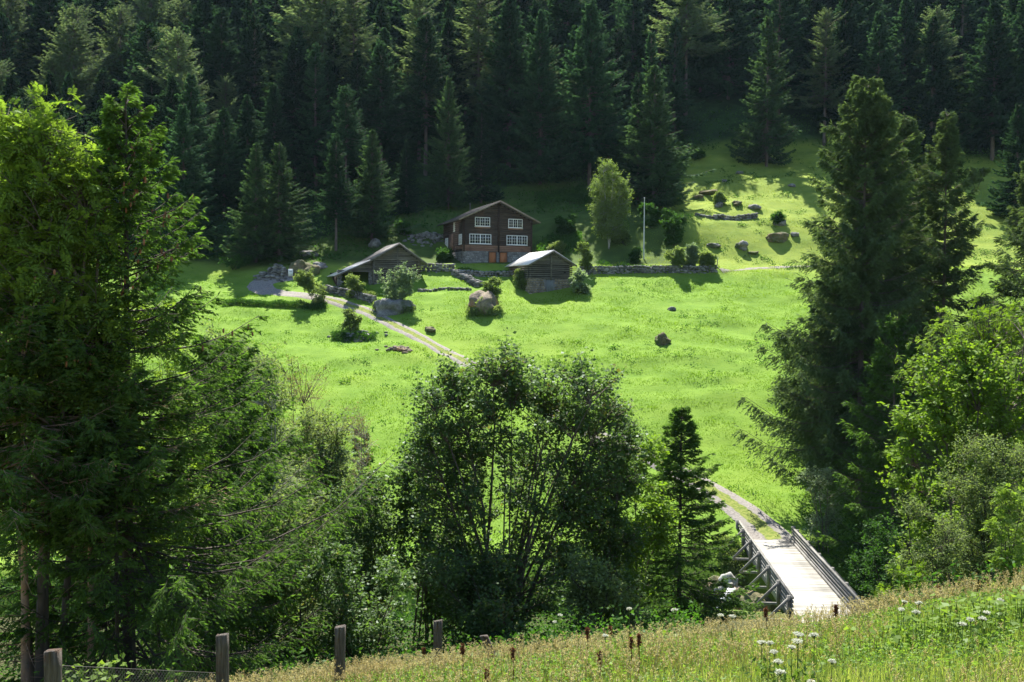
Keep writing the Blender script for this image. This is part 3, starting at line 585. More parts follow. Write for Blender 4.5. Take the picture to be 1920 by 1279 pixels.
block(LB, 'back_wall', M['black_in'], LX, 0, L_ - .6, L_ - .4, -1.5, 1.9); block(LB, 'side_wall', M['log_dark'], LX, LX + .1, .3, L_ - .6, -1.5, roofz3(LX) - .2)
for a0, a1 in ((LX - .05, LX + .5), (-.62, -.16)): block(LB, 'pillar_core', M['mortar'], a0 + .05, a1 - .05, .03, .5, -1.5, 2.1); rubble(LB, M['wallstone'], 'front', a0, a1, -.9, 2.1, -.02, .36, 43, name='stone_pillar')
block(LB, 'lintel', M['log_grey'], LX, 0, -.1, .15, 1.9, 2.1); block(LB, 'hatch', M['black_in'], .95, 1.3, -.075, -.055, 1.45, 1.8)
OV, FO = .9, .9; za = AP + .1; zr = AP - TB * (W_ - UA + OV) + .1; zb = roofz3(-.6) + .1; ze_ = roofz3(LX - .6) + .1
for nm, qd, mt_ in (('roof_slope', [(UA, -FO, za), (-.6, -FO, zb), (-.6, L_ + .5, zb), (UA, L_ + .5, za)], 'roof_grey'), ('roof_slope', [(-.6, -FO, zb), (LX - .6, -FO, ze_), (LX - .6, L_ + .5, ze_), (-.6, L_ + .5, zb)], 'roof_pale'),
                    ('roof_slope', [(UA, -FO, za), (W_ + OV, -FO, zr), (W_ + OV, L_ + .5, zr), (UA, L_ + .5, za)], 'roof_grey')):
    s_ = sheet(LB, nm, M[mt_], qd, .06); a_ = Vector(qd[0]); b_ = Vector(qd[1])
    for k in range(9): mb = MB(); dv = Vector((0, .15 + k * .93, .02)); mb.bar(a_ + dv, b_ + dv, .045, .035); mb.build('rib', M[mt_], s_)
    mb = MB(); mb.bar(a_ + Vector((0, -.02, -.15)), b_ + Vector((0, -.02, -.15)), .05, .2); mb.build('bargeboard', M['log_grey'], LB)
for u_ in (-4.6, -2.4, 0.0, 1.7, UA, 4.9, 6.3): block(LB, 'purlin', M['log_grey'], u_ - .09, u_ + .09, -FO + .08, .04, roofz3(u_) - .3, roofz3(u_) - .08)

# ------------------------------------------------------------------ bridge
BR = empty('timber_bridge', (16.56, 59.7, -18.05), -math.atan(.079), 'pale timber footbridge with braced railings over the wooded stream gully', 'bridge')
BL, BW = 21.7, 4.15
def bshare(name, mat, root, geo, loc, cache={}):
    if name not in cache: mb = MB(); geo(mb); cache[name] = mb.mesh(name, mat)
    o = bpy.data.objects.new(name, cache[name]); COL.objects.link(o); o.parent = root; o.location = loc; return o
pm = []
for k in range(4):
    mb = MB(); mb.box(.12, BW - .1, 0, .25, -.09, 0, .003); mb.a = [np.full(8, RNG.random())]; pm.append(mb.mesh('plank', M['deck']))
for k in range(-8, 78):
    o = bpy.data.objects.new('plank', pm[random.Random(k + 20).randrange(4)]); COL.objects.link(o); o.parent = BR; o.location = (random.Random(k).uniform(-.02, .02), .4 + k * .272, random.Random(k).uniform(-.006, .006))
for u_ in (.35, 1.5, 2.7, 3.85): block(BR, 'bearer', M['rail'], u_ - .16, u_ + .16, -2.2, BL + .4, -.62, -.11)
for u_ in (.2, BW - .2):
    mb = MB(); mb.bar((u_, -1.8, .1), (u_, BL - .2, .1), .17, .17); mb.build('kerb_beam', M['rail'], BR)
yl = [0, 3.42, 7.13, 11.0, 14.8, 18.5, 21.6]
for i, y_ in enumerate(yl):
    mb = MB(); mb.box(-.1, .1, y_ - .1, y_ + .1, -.45, 1.17); mb.build('post', M['rail'], BR)
    if i < 6:
        mb = MB(); mb.bar((-1.3, y_ + .0, -.32), (BW + .1, y_ + .0, -.32), .15, .15); mb.build('outrigger_beam', M['rail'], BR)
        mb = MB(); mb.bar((-.08, y_ - .13, .98), (-1.28, y_ - .13, -.28), .1, .17); mb.build('brace', M['rail'], BR)
for k, zz in enumerate((.32, .60, .86, 1.10)):
    for x_, y1, sgn in ((.17, BL, 1), (BW - .14, BL - 1.8, -1)):
        mb = MB(); mb.bar((x_, -.3 if sgn > 0 else -2.4, zz), (x_, y1, zz), .11 if k < 3 else .15, .13 if k < 3 else .1); mb.build('rail', M['rail'], BR)
for y_ in (-.6, 3.4, 7.1, 11.0, 14.8, 18.6, 19.9):
    mb = MB(); mb.box(BW - .07, BW + .13, y_ - .1, y_ + .1, -.45, 1.15); mb.build('post', M['rail'], BR)
    if y_ < 19: mb = MB(); mb.bar((BW + .08, y_ - .13, .95), (BW + 1.3, y_ - .13, -.28), .1, .17); mb.build('brace', M['rail'], BR)
ab = empty('bridge_abutment', (18.8, 59.4, -20), 0, 'rough stone abutment under the near end of the timber bridge', 'abutment')
rubble(ab, M['wallstone'], 'front', -2.3, 2.5, -1.8, 1.2, -.8, .6, 51, name='stonework'); block(ab, 'core', M['mortar'], -2.2, 2.4, -3.5, -.75, -2, 1.25)
ab = empty('bridge_abutment', (20.2, 79.6, -20), 0, 'rough stone abutment under the far end of the timber bridge', 'abutment')
rubble(ab, M['wallstone'], 'front', -2.3, 2.5, -2.2, 1.2, -.1, .6, 52, name='stonework'); block(ab, 'core', M['mortar'], -2.2, 2.4, 0, 2.0, -2.2, 1.2)
# rocks and falling water beside it
for i, (px, py, Yd, s3, mt_, lab) in enumerate([(1366, 1098, 73.5, (1.9, 1.7, 2.0), 'rock_white', 'bright white boulder above the small waterfall left of the bridge'),
        (1389, 1122, 72.5, (1.9, 1.6, 2.4), 'rock_warm', 'yellow-brown boulder right of the small waterfall'), (1345, 1100, 74, (2.4, 1.8, 2.0), 'moss_rock', 'dark earthy rock left of the white boulder'),
        (1392, 1062, 77.5, (1.4, 1.2, .9), 'rock', 'small grey rock under the third bridge brace'), (1385, 1040, 79, (1.3, 1.2, .9), 'rock', 'small pale rock beside the far end of the railing'),
        (1420, 1135, 69.5, (2.2, 1.8, 1.5), 'moss_rock', 'mossy stream rock in shade under the bridge')]):
    p_ = P(px, py, Yd); boulder('boulder', (p_.x, p_.y, p_.z - s3[2] * .25), s3, M[mt_], lab, seed=60 + i, rz=i)
wf = MB(); p0 = P(1372, 1103, 71.9); p1 = P(1355, 1140, 70.8); n_ = 9; rows = []
for i in range(n_):
    t_ = i / (n_ - 1); c_ = p0.lerp(p1, t_); c_.y = p0.y - 1.1 * t_ ** .6; c_.z = p0.z + (p1.z - p0.z) * t_ ** 1.4; wd = .28 + .22 * t_
    rows += [(c_.x - wd, c_.y + .1, c_.z), (c_.x - wd * .4, c_.y - .08, c_.z), (c_.x + wd * .4, c_.y - .06, c_.z + .02), (c_.x + wd, c_.y + .12, c_.z)]
rows = np.array(rows); rb = rows + np.array([0, .12, -.05]); V = np.concatenate([rows, rb]); nq = []
for i in range(n_ - 1):
    for j in range(3): a_ = i * 4 + j; nq += [[a_, a_ + 1, a_ + 5, a_ + 4], [36 + a_, 36 + a_ + 4, 36 + a_ + 5, 36 + a_ + 1]]
wf.add(V, nq); put(wf.build('waterfall', M['foam'], None, True), kind='structure')

#TREES#
# ------------------------------------------------------------------ conifers
def conifer(seed, H, R, cb=.08, nb=240, ntw=20, twl=.9, tww=.26, sub=0, sl=.16, sw=.045, droop=.45, power=.85, trunk_r=None, irr=.22, cross=True, bare=0, lean=0., upturn=.25, cones=0, top_bush=0., side_len=None):
    rng = np.random.default_rng(seed); tr = trunk_r or H * .011 + .04
    hz = cb * H + (H * .985 - cb * H) * (np.arange(nb) + rng.random(nb)) / nb; t = (hz - cb * H) / (H - cb * H)
    hz = hz + rng.normal(0, .1, nb)
    az = rng.random(nb) * 2 * np.pi
    Lb = R * ((1 - t) ** power * (.94 + .06 / (t + .1)) + .025) * (1 + rng.normal(0, irr, nb)).clip(.45, 1.6) * (.72 + .28 * smooth(0, .12, t)) + .12
    Lb *= 1 + top_bush * np.exp(-((t - .85) / .12) ** 2)
    Lb *= 1 + irr * .9 * vnoise(az * 1.3 + seed, t * 9 + seed) * 2
    if side_len is not None: Lb *= side_len(az, t)
    el = np.radians(-14 + 62 * t ** 1.6 + rng.normal(0, 6, nb)); out = np.stack([np.cos(az), np.sin(az), np.zeros(nb)], -1); up = np.array([0, 0, 1.])
    sid = np.stack([-np.sin(az), np.cos(az), np.zeros(nb)], -1)
    def bp(s, i):   # a point on branch i at s
        L_ = Lb[i][:, None]; s_ = s[:, None]; e = el[i][:, None]; tt_ = t[i][:, None]
        return np.stack([np.zeros_like(s), np.zeros_like(s), hz[i]], -1) + out[i] * L_ * s_ * np.cos(e) + up * L_ * (s_ * np.sin(e) - .22 * (1 - tt_) * s_ * (1.15 - s_) + upturn * (1 - tt_) * s_ ** 3)
    tk = MB(); k = 9; zz = np.linspace(-1.2, H * .99, k); ln = lean * (np.maximum(zz, 0) / H) ** 1.5; wob = np.cumsum(rng.normal(0, .012 * H / 20, k)) * (zz > 0)
    pts = np.stack([ln + wob, wob[::-1] * .5 - wob[-1] * .5, zz], -1); pts[:, 1] -= pts[0, 1]
    def off(P_): return P_ + np.stack([np.interp(P_[:, 2], zz, pts[:, 0]), np.interp(P_[:, 2], zz, pts[:, 1]), np.zeros(len(P_))], -1)
    tubes(tk, [pts], [np.linspace(tr * 1.05, .015, k)], 8)
    ib = np.arange(nb); ks = np.linspace(0, 1, 5); BP = np.stack([off(bp(np.full(nb, s), ib)) for s in ks], 1)
    tubes(tk, BP, (tr * .12 + .003 * Lb)[:, None] * np.linspace(1, .2, 5)[None], 3)
    if bare:
        hb = rng.uniform(.06 * H, cb * H + .1 * H, bare); ab_ = rng.random(bare) * 2 * np.pi; lb_ = rng.uniform(.3, 1.0, bare) * R * .42
        o_ = np.stack([np.cos(ab_), np.sin(ab_), rng.uniform(-.35, .15, bare)], -1); b0 = np.stack([np.zeros(bare), np.zeros(bare), hb], -1)
        m_ = b0 + o_ * lb_[:, None] * .5 + rng.normal(0, .05, (bare, 3)); e_ = b0 + o_ * lb_[:, None] + rng.normal(0, .12, (bare, 3)); e_[:, 2] -= lb_ * .1
        tubes(tk, np.stack([off(b0), off(m_), off(e_)], 1), np.tile([.010, .007, .003], (bare, 1)), 3)
        for _ in range(2):
            f_ = rng.uniform(.3, .9, bare)[:, None]; s0 = off(b0 + (e_ - b0) * f_); d_ = unit(o_ + rng.normal(0, .7, (bare, 3))); s1 = s0 + d_ * (lb_ * .35)[:, None]
            tubes(tk, np.stack([s0, (s0 + s1) / 2 + rng.normal(0, .02, (bare, 3)), s1], 1), np.tile([.008, .006, .003], (bare, 1)), 3)
    cr = MB(); i = np.repeat(ib, np.maximum(3, (ntw * (.35 + .65 * Lb / R)).astype(int))); n = len(i)
    s = rng.random(n) ** .75 * .9 + .1; sg = np.sign(rng.normal(size=n)); c = off(bp(s, i))
    d = unit(out[i] * (.55 + .5 * s[:, None]) + sid[i] * (sg * rng.uniform(.25, 1.0, n))[:, None] + up * (rng.normal(.02, .16, n) - droop * (1 - t[i]) * rng.random(n))[:, None])
    ln_ = twl * (1.15 - .7 * s) * (.45 + .75 * Lb[i] / R) * rng.uniform(.65, 1.25, n)
    va = (.5 + .22 * rng.normal(size=nb))[i] + rng.normal(0, .14, n) + .12 * (s - .5)
    hang = unit(rng.normal(0, .5, (n, 3)) + up)
    if not sub:
        leaves(cr, c, d, hang + sid[i], ln_, tww * rng.uniform(.7, 1.3, n), .22, np.clip(va, 0, 1), .4)
        if cross: leaves(cr, c, unit(d + rng.normal(0, .25, (n, 3))) - up * droop * .4, rng.normal(size=(n, 3)), ln_ * .8, tww * .85, .2, np.clip(va - .12, 0, 1), .4)
    else:
        j = np.repeat(np.arange(n), sub); m_ = len(j); u_ = rng.random(m_); cc = c[j] + d[j] * (ln_[j] * u_)[:, None] - up * (droop * .35 * (ln_[j] * u_) ** 2)[:, None]
        sd2 = unit(np.cross(d[j], up + rng.normal(0, .3, (m_, 3)))) * np.sign(rng.normal(size=m_))[:, None]
        dd_ = unit(d[j] * .9 + sd2 * rng.uniform(.2, 1.0, m_)[:, None] - up * (droop * rng.uniform(.0, .9, m_))[:, None] + rng.normal(0, .12, (m_, 3)))
        leaves(cr, cc, dd_, rng.normal(size=(m_, 3)) + up, sl * (1.2 - .5 * u_) * rng.uniform(.7, 1.3, m_), sw, .25, np.clip(va[j] + rng.normal(0, .1, m_), 0, 1), .45)
        tubes(tk, np.stack([c, c + d * ln_[:, None] * .9], 1), np.tile([.005, .002], (n, 1)), 3)
        # tips: the branch runs out in a spray
        nt_ = nb * 10; it = np.repeat(ib, 10); st = rng.uniform(.8, 1.06, nt_)
        leaves(cr, off(bp(st, it)), unit(out[it] + rng.normal(0, .35, (nt_, 3)) + up * .1), rng.normal(size=(nt_, 3)), sl * 1.3, sw * 1.1, .25, np.clip(.7 + rng.normal(0, .1, nt_), 0, 1), .45)
    cn = None
    if cones:
        cn = MB(); ic = rng.integers(0, nb, cones * 12); ic = ic[(t[ic] > .52) & (t[ic] < .9)][:cones] if True else ic; n2 = len(ic); k_ = np.repeat(np.arange(n2), 3); n2 *= 3; ic = ic[k_]
        p_ = off(bp(rng.uniform(.45, .98, n2), ic)) + rng.normal(0, .08, (n2, 3)); ll = rng.uniform(.09, .15, n2)[:, None]
        tubes(cn, np.stack([p_, p_ - up * ll * .3, p_ - up * ll * .75, p_ - up * ll], 1), np.tile([.012, .026, .024, .006], (n2, 1)), 5)
    return tk, cr, cn

def place_conifer(tm, cm, matb, name, base, label, group, scale=1.0, rz=0.0, H=1.0, wide=1.0, cat='tree'):
    o = empty(name, base, rz, label, cat, group); o.scale = (scale * wide, scale * wide, scale)
    t_ = bpy.data.objects.new('trunk', tm); COL.objects.link(t_); t_.parent = o
    c_ = bpy.data.objects.new('crown', cm); COL.objects.link(c_); c_.parent = o
    return o
# distant kinds: unit trees of 20 m
KIND = {}
def kind(key, mat, bark, **kw):
    tk, cr, _ = conifer(**kw); KIND[key] = (tk.mesh('trunk', M[bark], True), cr.mesh('crown', M[mat]))
for k in range(4): kind('spruce%d' % k, 'spruce', 'bark', seed=100 + k, H=20, R=3.9 + .2 * k, cb=[.04, .10, .16, .07][k], nb=380, ntw=36, twl=.9, tww=.24, droop=.55, power=[.8, .95, .75, .9][k], irr=.24)
for k in range(2): kind('open%d' % k, 'spruce_lit', 'bark', seed=150 + k, H=20, R=4.1 + .3 * k, cb=.06, nb=360, ntw=34, twl=.9, tww=.22, droop=.5, power=.82, irr=.3)
for k in range(2): kind('slim%d' % k, 'spruce', 'bark', seed=120 + k, H=20, R=3.0, cb=[.06, .3][k], nb=320, ntw=24, twl=.75, tww=.22, droop=.6, power=.7, irr=.28)
for k in range(2): kind('bare%d' % k, 'spruce', 'bark', seed=130 + k, H=20, R=3.4, cb=[.42, .5][k], nb=260, ntw=22, twl=.8, tww=.22, droop=.5, power=.6, irr=.35, bare=40)
for k in range(2): kind('larch%d' % k, 'larch', 'bark', seed=140 + k, H=20, R=3.1, cb=[.3, .45][k], nb=260, ntw=24, twl=.7, tww=.15, droop=.6, power=.55, irr=.45, bare=25, top_bush=.2)

SP = ['spruce0', 'spruce1', 'spruce2', 'spruce3']
# trees of the photograph that stand out: px, top, base, kind, width factor, label
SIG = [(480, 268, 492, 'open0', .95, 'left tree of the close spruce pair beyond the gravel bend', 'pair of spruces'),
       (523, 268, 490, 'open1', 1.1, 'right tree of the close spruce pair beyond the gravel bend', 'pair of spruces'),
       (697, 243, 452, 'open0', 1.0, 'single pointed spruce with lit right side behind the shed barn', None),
       (762, 262, 400, 'spruce0', .9, 'middle-sized dark spruce right behind the single pointed spruce', None),
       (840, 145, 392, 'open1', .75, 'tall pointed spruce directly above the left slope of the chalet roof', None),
       (902, 205, 382, 'slim0', 1.1, 'shorter dark spruce above the chalet ridge', None),
       (1012, 20, 345, 'spruce0', .9, 'very tall dark spruce right of the chalet ridge on the forest edge', None),
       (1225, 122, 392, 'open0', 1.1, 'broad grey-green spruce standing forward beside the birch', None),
       (1195, 135, 380, 'slim0', .95, 'slimmer spruce leaning on the left of the broad grey-green spruce', None),
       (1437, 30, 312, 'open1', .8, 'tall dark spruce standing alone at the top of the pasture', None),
       (1545, 20, 272, 'larch0', 1.0, 'bare-stemmed larch right of the lone spruce at the pasture top', None),
       (1645, 20, 285, 'spruce0', 1.0, 'tall dense spruce at the forest edge behind the big conifers', None),
       (1105, 5, 350, 'spruce2', .9, 'tall dark spruce left behind the birch', None),
       (345, 195, 482, 'spruce0', 1.0, 'wide dark spruce at the forest edge left of the spruce pair', None),
       (630, 250, 470, 'slim1', 1.0, 'slender dark spruce between the spruce pair and the single spruce', None),
       (566, -30, 300, 'larch0', 1.1, 'tall larch with sunlit upper crown, leftmost of the bright ones', 'sunlit larches high in the forest'),
       (605, -60, 300, 'larch1', 1.0, 'tall larch with long bare stem, middle of the bright ones', 'sunlit larches high in the forest'),
       (662, -35, 290, 'larch0', 1.0, 'tall larch with sunlit crown, rightmost of the bright ones', 'sunlit larches high in the forest'),
       (345, 5, 240, 'larch1', .9, 'pale larch with a short bright crown high in the left forest', None),
       (785, -10, 300, 'larch0', .95, 'pale loose-crowned larch above and left of the chalet', None),
       (1905, 195, 420, 'spruce1', 1.0, 'mid-sized spruce at the right margin beyond the ash crowns', None),
       (1700, 235, 430, 'spruce3', .9, 'spruce on the pasture behind the shoulder of the huge conifer', None),
       (1860, 0, 300, 'spruce2', 1.0, 'grey-green spruce high at the right end of the forest', None),
       (1745, 30, 290, 'spruce0', 1.0, 'ragged spruce at the forest edge above the right-hand lawn', None)]
taken = []; OPEN = []
def plant(key, base, topz, wide, label, group, name=None):
    tm, cm = KIND[key]; s = (topz - base.z) / 20.0; nm = name or {'sp': 'spruce_tree', 'sl': 'spruce_tree', 'ba': 'spruce_tree', 'la': 'larch_tree', 'op': 'spruce_tree'}[key[:2]]
    taken.append((base.x, base.y)); return place_conifer(tm, cm, None, nm, base, label, group, s, RNG.random() * 6.28, wide=wide)
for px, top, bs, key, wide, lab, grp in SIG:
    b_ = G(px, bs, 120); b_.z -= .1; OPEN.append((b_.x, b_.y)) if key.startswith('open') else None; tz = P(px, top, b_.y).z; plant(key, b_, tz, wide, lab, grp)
# the rest of the forest
cand = []
rg = np.random.default_rng(5)
yy = 146.0; row = 0
while yy < 262:
    sp = 6.6 if yy < 185 else 7.8; xx = -.56 * yy - 4
    while xx < .56 * yy + 4:
        x_ = xx + rg.normal(0, sp * .24); y_ = yy + rg.normal(0, sp * .25); z_ = float(gz(x_, y_)); px, py = proj((x_, y_, z_))
        if py < np.interp(px, E2X, E2Y) and -60 < px < 1980 and py > -30 and all((x_ - a_) ** 2 + (y_ - b_) ** 2 > 14 for a_, b_ in taken) and not any(abs(x_ - a_ - .1 * (y_ - b_)) < 4.6 and 0 < y_ - b_ < 15 for a_, b_ in OPEN): cand.append((x_, y_, z_, px, py, row)); taken.append((x_, y_))
        xx += sp * 1.12
    yy += sp * .98; row += 1
LM = [(0, 'above the big ash crown'), (230, 'above the cone-bearing spruce'), (430, 'above the spruce pair'), (600, 'above the shed barn'), (760, 'up-slope left of the chalet'), (880, 'above the chalet roof'), (1020, 'above the small barn'),
      (1130, 'above the birch'), (1290, 'above the hill pasture'), (1480, 'above the big old conifers'), (1700, 'above the right-hand lawn'), (1830, 'in the far right corner of the forest')]
def lm(px):
    r_ = LM[0][1]
    for a_, b_ in LM:
        if px >= a_: r_ = b_
    return r_
ORD = ['front', 'second', 'third', 'fourth', 'fifth', 'sixth', 'seventh', 'eighth', 'ninth', 'tenth', 'eleventh', 'twelfth', 'thirteenth', 'fourteenth', 'fifteenth', 'sixteenth', 'seventeenth', 'eighteenth', 'nineteenth', 'twentieth', 'last', 'last', 'last']
SIDE = ['', ', second one', ', third one', ', fourth one', ', fifth one', ', sixth one', ', seventh one']
cand.sort(key=lambda c_: (c_[5], c_[3])); seenlab = {}; nfor = 0
rgl = random.Random(3)
for x_, y_, z_, px, py, row in cand:
    left = px < 430; hgt = rgl.uniform(18, 28) * (1.12 if y_ > 178 else .98 if y_ > 168 else .78)
    key = rgl.choice(SP + ['slim0', 'slim1'] + (['bare0', 'bare1', 'bare1', 'larch1'] if left else ['bare0'])) if rgl.random() < .93 else rgl.choice(['larch0', 'larch1'])
    if y_ < 160 and key.startswith(('bare', 'larch')): key = 'spruce2'
    kn = 'larch' if key.startswith('larch') else 'spruce'; sz = 'tall' if hgt > 26 else 'medium' if hgt > 20.5 else 'short'; sh = {'sl': 'slim', 'sp': 'dense', 'ba': 'bare-stemmed', 'la': 'pale'}[key[:2]]
    lab = '%s %s %s, %s forest row %s' % (sz, sh, kn, ORD[row], lm(px)); k_ = seenlab.get(lab, 0); seenlab[lab] = k_ + 1
    plant(key, Vector((x_, y_, z_ - .15)), z_ + hgt, rgl.uniform(.85, 1.2), lab + SIDE[min(k_, 6)], 'conifers of the mountain forest'); nfor += 1
print('forest trees', nfor)

# ------------------------------------------------------------------ close conifers, each its own shape
def own_conifer(name, label, px, top, Yd, mat, bark, cat='tree', base_px=None, trans=None, **kw):
    x_ = xg(base_px or px, Yd); z_ = float(gz(x_, Yd)) - .1; H = P(px, top, Yd).z - z_
    tk, cr, cn = conifer(H=H, **kw); o = empty(name, (x_, Yd, z_), 0, label, cat)
    tk.build('trunk', M[bark], o, True); cr.build('crown', M[mat], o)
    if cn: c_ = cn.build('cones', M['cone'], o, True); c_['kind'] = 'stuff'
    return o
own_conifer('spruce_tree', 'tall near spruce hung with red-brown cones beside the ash', 252, 178, 21.5, 'spruce_near', 'bark_dark', base_px=240, seed=201, R=3.3, cb=.10, nb=240, ntw=38, twl=.62, sub=14, sl=.12, sw=.034, droop=.85, power=.86, irr=.2, upturn=.42, cones=60, trunk_r=.17,
            side_len=lambda az, t: 1 + .25 * np.cos(az) * (1 - t))
own_conifer('spruce_tree', 'near spruce with reddish bare lower trunk at the left margin', 42, 585, 20.0, 'spruce_near', 'bark_red', seed=202, R=2.4, cb=.60, nb=110, ntw=34, twl=.55, sub=9, sl=.14, sw=.048, droop=.5, power=.6, irr=.2, bare=60, trunk_r=.115)
own_conifer('spruce_tree', 'near spruce with bare trunk, second from the left margin', 166, 640, 20.6, 'spruce_near', 'bark_red', seed=203, R=1.8, cb=.60, nb=100, ntw=32, twl=.5, sub=8, sl=.14, sw=.048, droop=.5, power=.6, irr=.2, bare=55, trunk_r=.095)
own_conifer('spruce_tree', 'thin young spruce with many dead twigs right of the two bare trunks', 216, 800, 20.0, 'spruce_near', 'bark_dark', seed=204, R=1.2, cb=.45, nb=100, ntw=16, twl=.42, sub=7, sl=.13, sw=.04, droop=.5, power=.55, irr=.25, bare=60, trunk_r=.06)
own_conifer('spruce_tree', 'dark spruce with sweeping boughs behind the cone-bearing spruce', 395, 640, 27.0, 'spruce_near', 'bark_dark', seed=205, R=2.9, cb=.06, nb=180, ntw=36, twl=.6, sub=8, sl=.16, sw=.052, droop=.8, power=.65, irr=.28, upturn=.3, trunk_r=.13)
own_conifer('spruce_tree', 'pointed young spruce right of the big maple, left of the bridge', 1280, 765, 42.0, 'spruce_near', 'bark_dark', seed=206, R=2.75, cb=.06, nb=250, ntw=32, twl=.55, sub=9, sl=.16, sw=.045, droop=.45, power=.9, irr=.16, upturn=.2, trunk_r=.12)
own_conifer('spruce_tree', 'tiny slim spruce standing in the gully left of the maple', 678, 805, 52.0, 'spruce_near', 'bark_dark', seed=207, R=1.1, cb=.04, nb=120, ntw=16, twl=.4, sub=4, sl=.2, sw=.06, droop=.4, power=.75, irr=.2, trunk_r=.08)
own_conifer('spruce_tree', 'small half-hidden spruce right behind the maple stems', 1135, 905, 46.0, 'spruce_near', 'bark_dark', seed=208, R=2.0, cb=.06, nb=110, ntw=18, twl=.5, sub=5, sl=.2, sw=.055, droop=.45, power=.8, irr=.2, trunk_r=.09)
own_conifer('old_spruce', 'huge ragged conifer towering beside the far end of the bridge', 1600, 146, 84.0, 'old_larch', 'bark', base_px=1614, seed=211, R=5.0, cb=.12, nb=380, ntw=62, twl=1.15, sub=8, sl=.38, sw=.10, droop=1.0, power=.62, irr=.3, upturn=.35, bare=14, trunk_r=.34, top_bush=.15,
            side_len=lambda az, t: 1 + .12 * np.cos(az - math.pi) * (1 - t))
own_conifer('old_spruce', 'second tall conifer close behind the huge ragged one on its right', 1640, 212, 90.0, 'old_larch', 'bark', seed=212, R=5.2, cb=.1, nb=320, ntw=44, twl=1.1, sub=6, sl=.36, sw=.09, droop=.9, power=.6, irr=.3, bare=10, trunk_r=.28)
own_conifer('old_spruce', 'grey conifer behind, between the huge one and the ragged right tree', 1686, 218, 98.0, 'old_larch', 'bark', seed=213, R=6.0, cb=.08, nb=320, ntw=44, twl=1.1, sub=6, sl=.38, sw=.095, droop=.9, power=.75, irr=.3, trunk_r=.28)
own_conifer('old_spruce', 'ragged olive conifer with a narrow top above the green ash crowns', 1768, 208, 88.0, 'old_larch', 'bark', seed=214, R=5.0, cb=.06, nb=280, ntw=44, twl=1.1, sub=6, sl=.38, sw=.095, droop=.9, power=.85, irr=.34, trunk_r=.26)
own_conifer('old_spruce', 'olive conifer cut by the right margin behind the ash crowns', 1925, 290, 86.0, 'old_larch', 'bark', seed=215, R=5.0, cb=.06, nb=240, ntw=40, twl=1.1, sub=6, sl=.38, sw=.095, droop=.9, power=.85, irr=.34, trunk_r=.26)
own_conifer('spruce_tree', 'shaded conifer filling the gap under the huge ragged one', 1575, 520, 92.0, 'old_larch', 'bark', seed=216, R=4.0, cb=.03, nb=230, ntw=40, twl=1.0, sub=6, sl=.36, sw=.09, droop=1.0, power=.6, irr=.36, trunk_r=.2)
own_conifer('spruce_tree', 'dark conifer deep in the gully right of the bridge', 1680, 600, 74.0, 'spruce_near', 'bark', seed=217, R=4.2, cb=.05, nb=200, ntw=36, twl=1.0, sub=6, sl=.34, sw=.09, droop=.9, power=.6, irr=.3, trunk_r=.2)

